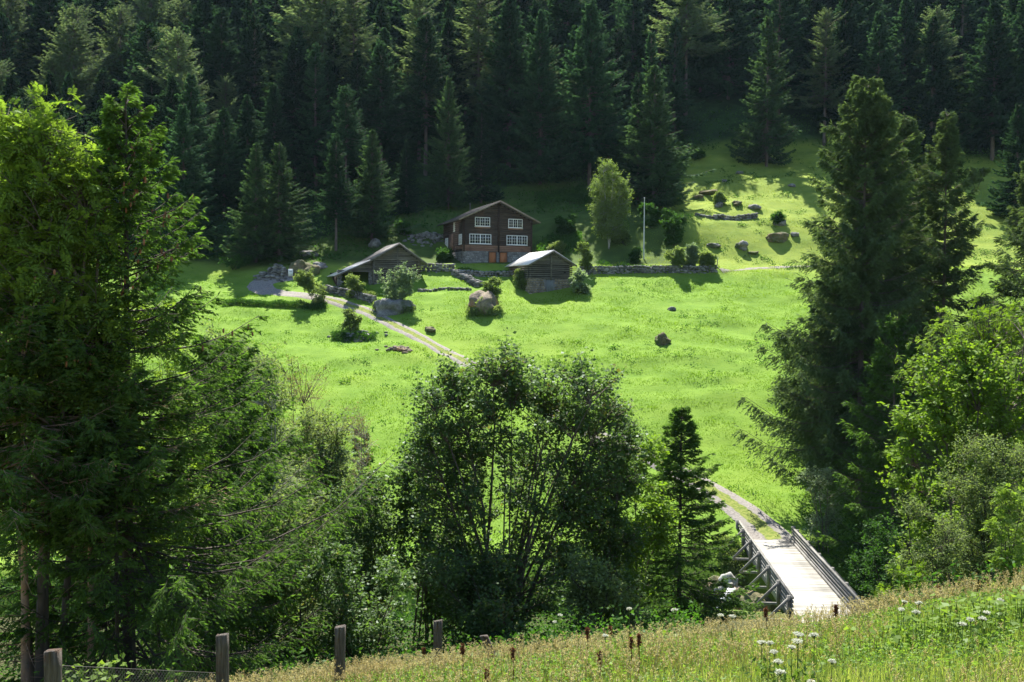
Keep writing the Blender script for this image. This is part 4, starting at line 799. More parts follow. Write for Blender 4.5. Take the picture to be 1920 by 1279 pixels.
# ------------------------------------------------------------------ broadleaved trees and bushes
def broad(seed, base, lobes, stems, ntips, leaf, lw, nleaf, rc, mat, bark, tr=.08, kindl='simple', spread=.5, shell=.55, droop=.25, gap=.0, twigs=4, stem_top=.8, wig=.05, flat=.75):
    """lobes: (centre offset, radii) list in metres from base"""
    rng = np.random.default_rng(seed); lo = np.array([l_[0] for l_ in lobes], float); lr = np.array([l_[1] for l_ in lobes], float)
    wts = np.prod(lr, 1) ** .8; wts /= wts.sum(); li = rng.choice(len(lobes), ntips, p=wts); d = rdir(rng, ntips); r = shell + (1 - shell) * rng.random(ntips); r = np.where(rng.random(ntips) < .3, rng.random(ntips) ** .5, r)
    tip = lo[li] + d * lr[li] * r[:, None]; tip = tip[tip[:, 2] > .15]
    H = (lo[:, 2] + lr[:, 2]).max(); k = 9
    st = []
    for i in range(stems):
        tgt = tip[rng.integers(len(tip))] * np.array([.8, .8, 0]) + np.array([0, 0, H * stem_top * rng.uniform(.75, 1.05)]); a_ = rng.random() * 6.28; b0 = np.array([math.cos(a_), math.sin(a_), 0]) * rng.uniform(0, spread) + np.array([0, 0, -1.0 if H > 3 else -.3])
        u = np.linspace(0, 1, k)[:, None]; p = b0 + (tgt - b0) * np.concatenate([u ** 1.25, u ** 1.25, u], 1); p += np.cumsum(rng.normal(0, wig, (k, 3)), 0) * np.array([1, 1, .3]); st.append(p)
    st = np.array(st); rad = tr * np.linspace(1, .22, k)[None] * rng.uniform(.6, 1.1, (stems, 1)); wd = MB(); tubes(wd, st, rad, 6)
    sp_ = st[:, 2:].reshape(-1, 3); D = np.linalg.norm(tip[:, None] - sp_[None], axis=2) + np.where(sp_[None, :, 2] > tip[:, None, 2] - .25 * np.linalg.norm((tip[:, None] - sp_[None])[..., :2], axis=2), 6, 0)
    keep_ = D.min(1) < max(1.3, .20 * H); tip, D = tip[keep_], D[keep_]; j = D.argmin(1); a_ = sp_[j]; mid = a_ * .45 + tip * .55 + np.array([0, 0, .12]) * np.linalg.norm(tip - a_, axis=1)[:, None] + rng.normal(0, .06, tip.shape); u = np.linspace(0, 1, 5)[None, :, None]
    BZ = (1 - u) ** 2 * a_[:, None] + 2 * u * (1 - u) * mid[:, None] + u ** 2 * tip[:, None]; tubes(wd, BZ, np.linspace(1, .25, 5)[None] * (tr * .26 * rng.uniform(.6, 1.2, len(tip)))[:, None], 3)
    cr = MB(); n = len(tip); cval = np.clip(.45 + .2 * rng.normal(size=n), 0, 1)
    # twigs around each tip and along the limb
    t_i = np.repeat(np.arange(n), twigs); uu = rng.uniform(.45, 1, len(t_i)); b0 = BZ[t_i, np.clip((uu * 4).astype(int), 0, 4)]; td = unit(unit(BZ[t_i, 4] - BZ[t_i, 2]) * .6 + rdir(rng, len(t_i)) + np.array([0, 0, .15])); tl = rc * rng.uniform(.5, 1.2, len(t_i)); tubes(wd, np.stack([b0, b0 + td * tl[:, None]], 1), np.tile([max(.006, tr * .06), .003], (len(t_i), 1)), 3)
    if kindl == 'compound':
        nl = len(t_i) * max(1, nleaf // twigs); q_ = rng.integers(0, len(t_i), nl); c = b0[q_] + td[q_] * (tl[q_] * rng.uniform(.3, 1.05, nl))[:, None] + rng.normal(0, .04, (nl, 3))
        rd = unit(td[q_] * .5 + rdir(rng, nl) * .9 + np.array([0, 0, .1])); sdv = unit(np.cross(rd, np.array([0, 0, 1.]) + rng.normal(0, .35, (nl, 3)))); vv = np.clip(cval[t_i[q_]] + rng.normal(0, .15, nl), 0, .92)
        for s_ in (.25, .45, .65, .85):
            for sg in (-1, 1):
                leaves(cr, c + rd * (leaf * s_) - np.array([0, 0, 1.]) * leaf * s_ ** 2 * .35, rd * .45 + sdv * sg - np.array([0, 0, .25]), rd, leaf * .38, lw, .15, vv)
        leaves(cr, c + rd * leaf - np.array([0, 0, 1.]) * leaf * .35, rd - np.array([0, 0, .5]), sdv, leaf * .4, lw, .15, vv)
    else:
        nl = n * nleaf; q_ = rng.integers(0, len(t_i), nl); c = b0[q_] + td[q_] * (tl[q_] * rng.uniform(.1, 1.1, nl))[:, None] + rng.normal(0, rc * .16, (nl, 3)) * np.array([1, 1, flat])
        dd_ = unit(rdir(rng, nl) * np.array([1, 1, .5]) + td[q_] * .5 - np.array([0, 0, droop])); sz = leaf * rng.uniform(.55, 1.25, nl)
        leaves(cr, c, dd_, rng.normal(0, .7, (nl, 3)) + np.cross(dd_, np.array([0, 0, 1.])) * 1.2, sz, sz * lw / leaf, .2, np.clip(cval[t_i[q_]] + rng.normal(0, .18, nl), 0, 1))
    return wd, cr
def tree(name, label, px, py_base, Yd, w_px, top_px, stems, ntips, leaf, lw, nleaf, rc, mat, bark, cat='tree', group=None, lobes=None, low=.25, seed=1, depth=.9, **kw):
    """a crown between the px extent and its base on the ground at depth Yd (Yd None: where the pixel meets the ground)"""
    if Yd is None: b_ = G(px, py_base); Yd = b_.y
    else: x_ = xg(px, Yd); b_ = Vector((x_, Yd, float(gz(x_, Yd))))
    H = P(px, top_px, Yd).z - b_.z; R = w_px / 2 / FPX * Yd; rng = np.random.default_rng(seed + 500)
    if lobes is None:
        lobes = []; nlb = max(4, int(9))
        for i in range(nlb):
            t_ = low + (1 - low) * (i + .5) / nlb; rr = R * (1 - ((t_ - .5) / .62) ** 2) ** .5 if abs(t_ - .5) < .6 else R * .3
            a_ = rng.random() * 6.28; off = rr * (.42 if H > 5 else rng.uniform(.3, .85)); s_ = max(rr * (.62 if H > 5 else rng.uniform(.35, .7)), .12 * H)
            lobes.append(((math.cos(a_) * off, math.sin(a_) * off * depth, H * t_ * .93), (s_ * rng.uniform(.8, 1.15), s_ * depth * rng.uniform(.8, 1.15), min(s_ * .8, H * .16))))
    else: lobes = [((a_ * R, b2 * R, c_ * H), (r1 * R, r1 * R * depth, r2 * H)) for a_, b2, c_, r1, r2 in lobes]
    wd, cr = broad(seed, b_, lobes, stems, ntips, leaf, lw, nleaf, rc, mat, bark, **kw)
    o = empty(name, b_, 0, label, cat, group); wd.build('trunk', M[bark], o, True); cr.build('crown', M[mat], o); return o
# big multi-stemmed maple in the middle
tree('maple_tree', 'large many-stemmed maple in front of the bright meadow', 968, 0, 34.0, 500, 632, 20, 1100, .14, .11, 50, .6, 'maple', 'bark', seed=301, tr=.085, spread=1.5,
     lobes=[(-.05, 0, .93, .38, .09), (.5, .1, .80, .42, .13), (-.5, 0, .78, .42, .13), (-.70, .1, .60, .40, .14), (.72, 0, .62, .40, .14), (-.25, 0, .86, .5, .11), (.25, 0, .88, .45, .10), (.0, 0, .72, .55, .14), (.1, .1, .52, .8, .14), (-.62, -.1, .38, .42, .12), (.6, 0, .38, .45, .14), (-.1, -.2, .24, .9, .14), (.3, .3, .12, .8, .10), (-.75, .2, .15, .4, .1)])
tree('maple_tree', 'smaller leafy maple on the left flank of the big one', 800, 0, 37.0, 210, 775, 6, 190, .15, .13, 60, .55, 'maple', 'bark', seed=302, tr=.06, spread=.6, low=.1)
tree('maple_tree', 'slender light maple between the big maple and the young spruce', 1195, 0, 38.0, 190, 790, 6, 220, .15, .12, 50, .5, 'bright', 'bark', seed=303, tr=.05, spread=.5, low=.15)
# ash on the left
tree('ash_tree', 'bright green ash with feathery leaves at the upper left', 62, 0, 20.3, 340, 168, 4, 400, .28, .045, 22, .6, 'ash', 'bark', seed=304, tr=.12, kindl='compound', spread=.3, low=.30, stem_top=.85, shell=.5,
     lobes=[(.1, 0, .975, .10, .03), (-.2, 0, .93, .35, .07), (.28, 0, .92, .36, .07), (-.55, .1, .85, .42, .10), (.62, .1, .82, .34, .09), (0, 0, .80, .6, .10), (-.6, 0, .68, .5, .12), (.3, 0, .68, .55, .10), (0, .2, .55, .7, .10), (-.75, 0, .48, .4, .12), (.75, .3, .62, .3, .08), (.65, .3, .5, .4, .08)])
tree('ash_tree', 'shaded ash sapling below the bright ash crown at the left', 150, 0, 25.5, 430, 600, 5, 170, .24, .045, 20, .6, 'under', 'bark_dark', seed=305, tr=.06, kindl='compound', spread=1.0, low=.35)
tree('ash_tree', 'leafy ash spray reaching right of the cone-bearing spruce', 330, 0, 23.0, 260, 500, 3, 70, .25, .045, 22, .5, 'ash', 'bark_dark', seed=306, tr=.05, kindl='compound', spread=.4, low=.35)
# grey-green willows and elders on the left centre
tree('willow_bush', 'airy willow with arching limbs over the meadow edge, left centre', 500, 0, 36.0, 320, 605, 7, 480, .11, .05, 60, .6, 'dull', 'bark_pale', seed=307, tr=.06, spread=.9, low=.2)
tree('willow_bush', 'silvery leaved bush at the foot of the willow', 585, 0, 40.0, 280, 770, 7, 300, .13, .07, 60, .5, 'willow', 'bark_dark', cat='bush', seed=308, tr=.05, spread=.9, low=.1)
tree('elder_bush', 'silvery leaved dense bush right behind the second fence post', 560, 0, 30.0, 330, 905, 8, 210, .12, .075, 60, .5, 'dull', 'bark_dark', cat='bush', seed=309, tr=.05, spread=.9, low=.05)
tree('elder_bush', 'dark leafy bush behind the third fence post', 690, 0, 28.0, 260, 1010, 7, 150, .12, .08, 60, .45, 'maple', 'bark_dark', cat='bush', seed=310, tr=.04, spread=.8, low=.05)
tree('elder_bush', 'pale tall bush between the willow and the maple', 668, 0, 42.0, 190, 880, 6, 120, .12, .07, 55, .5, 'willow', 'bark_dark', cat='bush', seed=311, tr=.04, spread=.7, low=.1)
tree('hazel_bush', 'fresh green leafy tree spreading right of the cone-bearing spruce', 455, 0, 37.0, 270, 585, 7, 420, .13, .08, 46, .6, 'dull', 'bark_dark', seed=361, tr=.05, spread=.9, low=.12)
tree('hazel_bush', 'airy green bush below the reddish shrub', 585, 0, 39.0, 220, 735, 6, 330, .13, .08, 46, .55, 'dull', 'bark_dark', cat='bush', seed=362, tr=.045, spread=.9, low=.08)
tree('hazel_bush', 'fresh green bush filling the gap left of the smaller maple', 690, 0, 36.0, 170, 868, 6, 240, .13, .09, 46, .5, 'maple', 'bark_dark', cat='bush', seed=363, tr=.045, spread=.8, low=.05)
tree('hazel_bush', 'low dark green bush under the big maple stems', 930, 0, 31.0, 330, 1020, 7, 280, .12, .09, 46, .45, 'maple', 'bark_dark', cat='bush', seed=364, tr=.04, spread=.9, low=.02)
tree('maple_tree', 'slim maple filling the right shoulder of the big one', 1120, 0, 36.0, 210, 700, 6, 330, .14, .11, 50, .6, 'maple', 'bark', seed=366, tr=.06, spread=.7, low=.12)
tree('hazel_bush', 'low leafy bush right of the maple stems at the rim', 1150, 0, 31.0, 230, 1045, 6, 180, .12, .09, 46, .45, 'dull', 'bark_dark', cat='bush', seed=365, tr=.04, spread=.9, low=.02)
tree('dry_shrub', 'thin reddish-brown shrub with sparse twigs in front of the meadow', 582, 0, 43.0, 90, 625, 4, 260, .07, .035, 34, .4, 'sparse_red', 'bark', cat='shrub', seed=312, tr=.05, spread=.2, low=.35)
tree('dry_shrub', 'thin pale twiggy shrub right of the reddish one', 650, 0, 43.0, 120, 735, 5, 170, .07, .035, 28, .4, 'sparse_red', 'bark_pale', cat='shrub', seed=313, tr=.035, spread=.4, low=.4)
tree('alder_tree', 'dark small tree in the gully behind the left fence posts', 350, 0, 32.0, 300, 850, 5, 150, .12, .09, 55, .55, 'under', 'bark_dark', seed=314, tr=.05, spread=.7, low=.05)
tree('alder_tree', 'dark small tree at the far left behind the bare trunks', 80, 0, 30.0, 380, 760, 5, 170, .12, .09, 50, .6, 'under', 'bark_dark', seed=315, tr=.05, spread=1., low=.05)
# the right-hand group
tree('ash_tree', 'rounded pale green ash high at the right margin', 1860, 0, 66.0, 410, 460, 5, 520, .34, .08, 18, .95, 'bright', 'bark', seed=316, tr=.16, kindl='compound', spread=.5, low=.3, shell=.6)
tree('ash_tree', 'dark green ash in the hollow behind the bright one', 1760, 0, 70.0, 250, 555, 4, 250, .34, .08, 18, .9, 'ash', 'bark', seed=317, tr=.14, kindl='compound', spread=.5, low=.3)
tree('maple_tree', 'bright yellow-green maple with branches reaching left to the gully', 1810, 0, 46.0, 375, 625, 5, 520, .19, .16, 52, .7, 'bright', 'bark', seed=318, tr=.13, spread=.5, shell=.6,
     lobes=[(-.1, 0, .90, .45, .10), (.5, 0, .88, .5, .12), (-.55, 0, .78, .4, .10), (.2, .1, .74, .6, .12), (-.75, 0, .60, .28, .07), (.4, .2, .55, .6, .12), (-.5, .2, .46, .4, .09), (-.95, 0, .34, .28, .05), (-.7, 0, .22, .35, .07), (.1, .3, .3, .6, .1)])
tree('hawthorn_tree', 'dull green fine-leaved tree in front at the right margin', 1870, 0, 38.0, 250, 775, 6, 330, .10, .06, 80, .5, 'dull', 'bark_dark', seed=319, tr=.07, spread=.7, low=.05, shell=.5)
tree('hawthorn_tree', 'low fine-leaved bush at the meadow rim right of the bridge', 1745, 0, 36.0, 180, 930, 5, 130, .10, .05, 60, .45, 'dull', 'bark_dark', cat='bush', seed=320, tr=.05, spread=.6, low=.02)
tree('ash_tree', 'fresh green ash shoots at the rim beside the bridge railing', 1690, 0, 34.0, 110, 1060, 3, 26, .22, .045, 22, .35, 'bright', 'bark_dark', cat='sapling', seed=321, tr=.03, kindl='compound', spread=.3, low=.1)
tree('ash_tree', 'fresh green ash sapling at the lower right margin', 1905, 0, 32.0, 80, 870, 3, 40, .22, .045, 22, .4, 'ash', 'bark_dark', cat='sapling', seed=322, tr=.04, kindl='compound', spread=.3, low=.1)
tree('elder_bush', 'rounded elder bush with shiny leaves at the far end of the bridge', 1555, 0, 77.5, 135, 868, 6, 150, .16, .09, 60, .6, 'willow', 'bark', cat='bush', seed=323, tr=.06, spread=.7, low=.05, depth=1)
tree('elder_bush', 'dark bush in the gully under the right railing', 1610, 0, 71.0, 150, 1010, 5, 110, .16, .1, 50, .6, 'under', 'bark_dark', cat='bush', seed=324, tr=.05, spread=.7, low=.05)
tree('elder_bush', 'dark bush deeper in the gully right of the bridge', 1670, 0, 62.0, 150, 960, 5, 120, .16, .1, 50, .6, 'under', 'bark_dark', cat='bush', seed=325, tr=.05, spread=.7, low=.05)
tree('birch_tree', 'weeping birch standing alone right of the chalet', 1141, 466, None, 112, 292, 6, 420, .26, .16, 56, .95, 'birch', 'bark_pale', seed=326, tr=.11, spread=.25, droop=.9, shell=.5,
     lobes=[(-.1, 0, .92, .22, .08), (.05, 0, .82, .40, .10), (.45, 0, .76, .38, .09), (-.35, 0, .70, .48, .10), (.3, .1, .60, .6, .10), (-.45, 0, .50, .5, .12), (.5, 0, .44, .45, .12), (0, 0, .40, .7, .12), (-.35, 0, .28, .45, .1), (.45, 0, .24, .42, .09), (0, -.3, .2, .5, .1), (-.3, -.2, .14, .4, .08)])
for a_ in [('bush', 'silvery bush growing over the big boulder by the shed barn', 745, 574, None, 92, 498, 6, 130, 'willow', 331, .05), ('bush', 'rounded green bush at the track junction left of the shed barn', 590, 570, None, 66, 510, 6, 100, 'dull', 332, .03),
           ('bush', 'upright pointed bush in front of the shed opening', 664, 560, None, 32, 520, 4, 60, 'dull', 333, .05), ('bush', 'small round bush on the hummock in the meadow', 657, 622, None, 36, 584, 4, 50, 'dull', 334, .15),
           ('bush', 'leggy bush growing from the orange boulder', 926, 572, None, 46, 520, 4, 54, 'dull', 335, .1), ('elder_bush', 'pale elder bush at the right corner of the small barn', 1086, 552, None, 34, 508, 4, 70, 'willow', 336, .02),
           ('bush', 'small dark bush at the left corner of the small barn', 978, 543, None, 24, 508, 3, 40, 'dull', 337, .02), ('bush', 'yellowish pointed shrub on the terrace wall near the barn', 1098, 512, None, 26, 456, 3, 60, 'birch', 338, .15),
           ('bush', 'silvery bush on the terrace wall end, left one', 1300, 500, None, 40, 463, 4, 60, 'willow', 339, .02), ('bush', 'round dark green bush at the right end of the terrace wall', 1328, 506, None, 36, 476, 4, 60, 'dull', 340, .02),
           ('bush', 'brownish spreading bush on the terrace wall right of the flagpole', 1272, 506, None, 50, 470, 4, 70, 'dull', 341, .02), ('bush', 'small clipped bush on the terrace left of the flagpole', 1190, 494, None, 20, 468, 3, 30, 'under', 342, .02),
           ('bush', 'low green shrub under the birch on its right', 1172, 459, None, 46, 436, 4, 60, 'dull', 343, .02), ('bush', 'broad dark thicket on the shaded slope between flagpole and pasture', 1262, 462, None, 76, 392, 5, 130, 'under', 344, .02),
           ('bush', 'thicket below the broad grey-green spruce', 1225, 425, None, 70, 385, 5, 90, 'under', 345, .02), ('bush', 'grey shrub on the dark slope left of the birch', 1062, 440, None, 60, 405, 5, 80, 'under', 346, .02),
           ('bush', 'shrub at the right side of the chalet', 1040, 478, None, 50, 458, 4, 60, 'dull', 347, .02), ('bush', 'shrubs against the left side of the chalet', 836, 490, None, 46, 470, 4, 60, 'under', 348, .02),
           ('bush', 'small shrub sprouting on the upright pasture rock', 1350, 384, None, 16, 364, 3, 24, 'dull', 349, .02), ('bush', 'small shrub around the pale-topped pasture rock', 1458, 420, None, 26, 402, 3, 36, 'under', 350, .02),
           ('bush', 'low dark juniper at the top of the pasture', 1312, 300, None, 36, 288, 3, 40, 'under', 351, .02), ('young_tree', 'bright young tree at the forest edge above the right-hand lawn', 1725, 275, None, 40, 162, 3, 70, 'bright', 352, .15),
           ('bush', 'small pale tree on the crest of the right-hand pasture', 1830, 352, None, 44, 318, 3, 50, 'birch', 353, .35), ('young_tree', 'bright green young tree high in the right-hand forest', 1800, 235, None, 50, 130, 3, 70, 'ash', 354, .2),
           ('bush', 'dark ferny thicket on the slope behind the chalet', 760, 440, None, 90, 418, 5, 90, 'under', 355, .02), ('bush', 'broad thicket at the forest foot left of the gravel bend', 440, 505, None, 90, 482, 5, 70, 'under', 356, .02)]:
    nm, lab, px, pb, Yd, wpx, top, stm, tips, mt_, sd_, lw_ = a_
    b_ = G(px, pb); sc_ = b_.y / 130; tree(nm, lab, px, pb, Yd, wpx * 1.15, top - 4, stm, int(tips * 2.0), .26 * sc_, .14 * sc_, 54, .45, mt_, 'bark_dark', cat='tree' if nm == 'young_tree' else 'bush', seed=sd_, low=lw_, tr=.035, spread=.3)
hb = MB(); rgx = np.random.default_rng(70)
def hedge(name, label, pxs, hgt, wid, mat, n, seed, cat='hedge', ls=.2):
    rng = np.random.default_rng(seed); pts = [G(*p_) for p_ in pxs]; u = rng.random(n) * (len(pts) - 1); i = u.astype(int); f = u - i; A = np.array([p_[:] for p_ in pts]); c = A[i] * (1 - f)[:, None] + A[i + 1] * f[:, None]
    c[:, 0] += rng.normal(0, .2, n); oy = rng.normal(0, wid * .35, n); c[:, 1] += oy; hh = hgt * (.75 + 1.1 * vnoise(c[:, 0] * .8, c[:, 1] * .3 + seed)) * np.clip(1 - (oy / wid) ** 2, .1, 1); c[:, 2] = gz(c[:, 0], c[:, 1]) + rng.random(n) ** .7 * hh
    o = empty(name, pts[0], 0, label, cat); mb = MB(); leaves(mb, c - np.array(pts[0]), rdir(rng, n) + np.array([0, 0, .3]), rng.normal(size=(n, 3)), ls * rng.uniform(.6, 1.3, n), ls * .5, .2, np.clip(.5 + vnoise(c[:, 0], c[:, 1]) + rng.normal(0, .15, n), 0, 1)); f_ = mb.build('foliage', M[mat], o); f_['kind'] = 'stuff'
hedge('weedy_bank', 'long weedy bank crossing the left meadow below the gravel bend', [(420, 572), (480, 573), (540, 575), (610, 578)], .8, .9, 'under', 6500, 71)  # dark leaf colour carries the shadow along the bank
hedge('ivy_hedge', 'greenery draped over the wall below the shed barn', [(612, 545), (650, 552), (700, 560)], 1.1, .7, 'dull', 3500, 72)
hedge('wall_greenery', 'creepers along the terrace wall right of the small barn', [(1120, 508), (1200, 508), (1260, 507)], 1.2, .5, 'under', 2600, 73)
hedge('weed_ring', 'dark weeds round the hummock with the small round bush', [(624, 634), (660, 636), (702, 634)], .8, 1.2, 'under', 3800, 74, 'weeds')
hedge('wall_greenery', 'weeds along the shadowed wall in front of the chalet', [(856, 514), (910, 516), (950, 516)], .9, .5, 'under', 1800, 75)
hedge('weed_ring', 'weeds and creepers climbing the foot of the orange-topped boulder', [(878, 589), (906, 593), (938, 588)], 1.9, 1.0, 'dull', 3600, 77, 'weeds', .24)
hedge('weed_ring', 'greenery round the foot of the big grey boulder by the track', [(700, 582), (735, 586), (775, 584)], 1.1, .9, 'dull', 2200, 78, 'weeds', .24)
hedge('fern_bank', 'dark ferns along the shaded slope right of the chalet', [(1010, 470), (1050, 460), (1090, 455)], .9, 3.5, 'under', 5200, 79, 'ferns', .3)
hedge('fern_bank', 'dark ferns on the shaded slope above the birch', [(1010, 380), (1060, 372), (1100, 368)], 1.0, 4.5, 'under', 5200, 80, 'ferns', .34)
hedge('bank_greenery', 'tufted weeds on the earthy bank left of the bridge', [(1350, 1040), (1375, 1055), (1392, 1075)], .7, 2.6, 'dull', 9000, 76, 'weeds', .16)

# undergrowth under the near trees, down to the stream
def cover(name, xr, yr, n, hgt, mat, ls, seed, keep=None, clump=.35):
    rng = np.random.default_rng(seed); x = rng.uniform(*xr, n); y = rng.uniform(*yr, n)
    k = np.abs(x) < .53 * y + 4
    if keep is not None: k &= keep(x, y)
    x, y = x[k], y[k]; n = len(x); hh = hgt * np.clip(.5 + 1.6 * vnoise(x * clump, y * clump + seed) + .5 * vnoise(x * 1.7, y * 1.7), .05, 2); z = gz(x, y) + rng.random(n) * hh
    mb = MB(); leaves(mb, np.stack([x, y, z], -1), rdir(rng, n) * np.array([1, 1, .6]) + np.array([0, 0, .25]), rng.normal(size=(n, 3)), ls * rng.uniform(.6, 1.3, n), ls * .55, .2, np.clip(.5 + 1.2 * vnoise(x * .6, y * .6) + rng.normal(0, .15, n), 0, 1))
    return put(mb.build(name, M[mat]), kind='stuff')
nob = lambda x, y: ~((x > 15.2) & (x < 23.8) & (y > 57) & (y < 83))
cover('undergrowth', (-22, 26), (19.5, 62), 62000, .9, 'under', .13, 81, keep=lambda x, y: nob(x, y) & ~((x > .19 * y) & (x < .37 * y) & (y > 17)) & (gz(x, y) < -6.6))
cover('undergrowth', (-36, 46), (60, 84), 52000, 1.1, 'under', .22, 82, keep=lambda x, y: nob(x, y) & ((np.abs(y - creek_y(x)) > 2.0)) & ((y < 76.5) | (x > 24)) & ~((x > 11.8) & (x < 16.6) & (y > 62)))
pxe = lambda x, y: pr(x, y, gz(x, y))
cover('forest_undergrowth', (-110, 110), (141, 200), 60000, .8, 'under', .42, 83, keep=lambda x, y: (lambda p_: (p_[1] < np.interp(p_[0], EPX, EPY) + np.where(p_[0] < 1180, 45, 6)) & ((p_[0] < 1285) | (p_[1] < np.interp(p_[0], EPX, EPY) + 6)))(pxe(x, y)) & ~((x > -8) & (x < 9) & (y < 152)))

# ------------------------------------------------------------------ grass
def blades(name, x, y, h, w, mat, rng, nper=1, lean=.35, av=None, seg=2, spread=.06):
    x = np.repeat(x, nper); y = np.repeat(y, nper); h = np.repeat(h, nper) * rng.uniform(.55, 1.2, len(x)); n = len(x); x = x + rng.normal(0, spread, n); y = y + rng.normal(0, spread, n); z = gz(x, y) - .02
    a_ = rng.random(n) * 6.28; dx, dy = np.cos(a_), np.sin(a_); b_ = np.stack([x, y, z], -1); s = np.stack([-dy, dx, np.zeros(n)], -1) * (w * rng.uniform(.6, 1.3, n))[:, None] * .5
    l = rng.uniform(.1, 1, n) * lean; m_ = b_ + np.stack([dx * l * .35 * h, dy * l * .35 * h, h * .6], -1); t = b_ + np.stack([dx * l * h, dy * l * h, h * (1 - .25 * l)], -1)
    V = np.stack([b_ - s, b_ + s, m_ + s * .8, m_ - s * .8, t], 1); k = np.arange(n)[:, None] * 5
    a = np.clip(.5 + .7 * vnoise(x * .35, y * .5 + 3) + .7 * vnoise(x * .07 + 2, y * .1) + .5 * vnoise(x * 1.9, y * 2.3) + rng.normal(0, .12, n), 0, 1) if av is None else np.clip(np.repeat(av, nper) + rng.normal(0, .1, n), 0, 1)
    mb = MB(); mb.add(V.reshape(-1, 3), k + np.array([0, 1, 2, 3]), k + np.array([3, 2, 4]), a=np.repeat(a, 5)); return put(mb.build(name, M[mat]), kind='stuff')
rg = np.random.default_rng(90)
# near meadow
n = 105000; x = rg.uniform(-8, 13, n); y = 7.2 + (17.8 - 7.2) * rg.random(n) ** .8; k = (np.abs(x) < .54 * y + .6); x, y = x[k], y[k]
dens = .5 + 1.3 * vnoise(x * .55, y * .55)
blades('meadow_grass', x, y, np.clip(.13 + .13 * dens, .05, .33), .008, 'grass_near', rg, 2, .6)
n = 60000; x = rg.uniform(-8, 13, n); y = 7.2 + (17.6 - 7.2) * rg.random(n); k = (np.abs(x) < .54 * y + .6) & (rg.random(n) < np.clip(.45 + 1.8 * vnoise(x * .7 + 9, y * .7), .08, 1)); x, y = x[k], y[k]; n = len(x); q_ = np.repeat(np.arange(n), 3); m_ = len(q_)
mb = MB(); cx = x[q_] + rg.normal(0, .03, m_); cy_ = y[q_] + rg.normal(0, .03, m_); leaves(mb, np.stack([cx, cy_, gz(cx, cy_) + rg.random(m_) ** .6 * .24], -1), rdir(rg, m_) * np.array([1, 1, .5]) + np.array([0, 0, .2]), rg.normal(size=(m_, 3)), .045 * rg.uniform(.5, 1.4, m_), .022, .2, rg.random(m_)); put(mb.build('meadow_herbs', M['herb']), kind='stuff')
n = 17000; x = rg.uniform(-8, 13, n); y = rg.uniform(7.4, 17.5, n); k = (np.abs(x) < .54 * y + .6); x, y = x[k], y[k]; k = rg.random(len(x)) < np.clip(.28 + 1.6 * vnoise(x * .35 + 3, y * .5) + .35 * smooth(11.5, 14, y), .04, 1); x, y = x[k], y[k]
# seed-bearing stalks
hh = rg.uniform(.24, .50, len(x)); z = gz(x, y); n = len(x); ln = rg.normal(0, .09, (n, 2)); mb = MB(); b0 = np.stack([x, y, z], -1); tp_ = b0 + np.stack([ln[:, 0], ln[:, 1], hh], -1); md = (b0 + tp_) / 2 + np.stack([-ln[:, 0] * .2, -ln[:, 1] * .2, hh * 0], -1)
av = np.clip(.5 + vnoise(x, y) + rg.normal(0, .2, n), 0, 1); tubes(mb, np.stack([b0, md, tp_], 1), np.tile([.0035, .003, .002], (n, 1)), 3, av)
q_ = np.repeat(np.arange(n), 13); u = rg.uniform(.74, 1.0, len(q_))[:, None]; c = md[q_] + (tp_[q_] - md[q_]) * ((u - .5) * 2); leaves(mb, c, rdir(rg, len(q_)) * np.array([1, 1, .4]) + np.array([0, 0, .6]), rg.normal(size=(len(q_), 3)), .034, .0065, .1, av[q_])
put(mb.build('seeding_grass', M['straw']), kind='stuff')
# valley meadow and hill pasture
def infield(x, y, pad=1.4):
    k = np.ones(len(x), bool)
    for i in range(0, len(TRACK), 2): k &= (x - TRACK[i, 0]) ** 2 + (y - TRACK[i, 1]) ** 2 > pad ** 2
    for o_, w_, l_ in ((CH, 10, 10.5), (SB, 6, 6.6)):
        c_, s_ = math.cos(o_.rotation_euler.z), math.sin(o_.rotation_euler.z); dx = x - o_.location.x; dy = y - o_.location.y; u = dx * c_ + dy * s_; v_ = -dx * s_ + dy * c_; k &= ~((u > -.2) & (u < w_ + .2) & (v_ > -.2) & (v_ < l_))
    c_, s_ = math.cos(LB.rotation_euler.z), math.sin(LB.rotation_euler.z); dx = x - LB.location.x; dy = y - LB.location.y; u = dx * c_ + dy * s_; v_ = -dx * s_ + dy * c_; k &= ~((u > -5.2) & (u < 6.5) & (v_ > -.2) & (v_ < 7))
    return k & nob(x, y)
n = 120000; y = 77 + (139 - 77) * rg.random(n) ** 1.0; x = rg.uniform(-.53, .53, n) * y; k = infield(x, y) & (x < 30 + (y - 80)) & (y > creek_y(x) + 6.8); x, y = x[k], y[k]
blades('valley_grass', x, y, np.clip(.12 + .22 * vnoise(x * .3, y * .7) + .07 * vnoise(x * 1.1, y * 2.2), .04, .42), .05, 'grass_far', rg, 3, .8, spread=.16)
n = 60000; y = rg.uniform(137, 196, n); x = rg.uniform(4, 110, n); PX_, PY_ = pxe(x, y); k = infield(x, y) & (PX_ < 1960) & (PY_ > np.interp(PX_, EPX, EPY) - 4) & ((PX_ > 1150)); x, y = x[k], y[k]
blades('pasture_grass', x, y, np.clip(.10 + .14 * vnoise(x * .4, y * .6), .04, .3), .06, 'grass_hill', rg, 2, .8, spread=.2)
# grass strip between the ruts
s_ = rg.integers(30, len(TRACK) - 12, 2600); x = TRACK[s_, 0] + rg.normal(0, .16, 2600); y = TRACK[s_, 1] + rg.normal(0, .16, 2600); blades('track_grass', x, y, np.full(2600, .12), .04, 'grass_hill', rg, 2, .6)
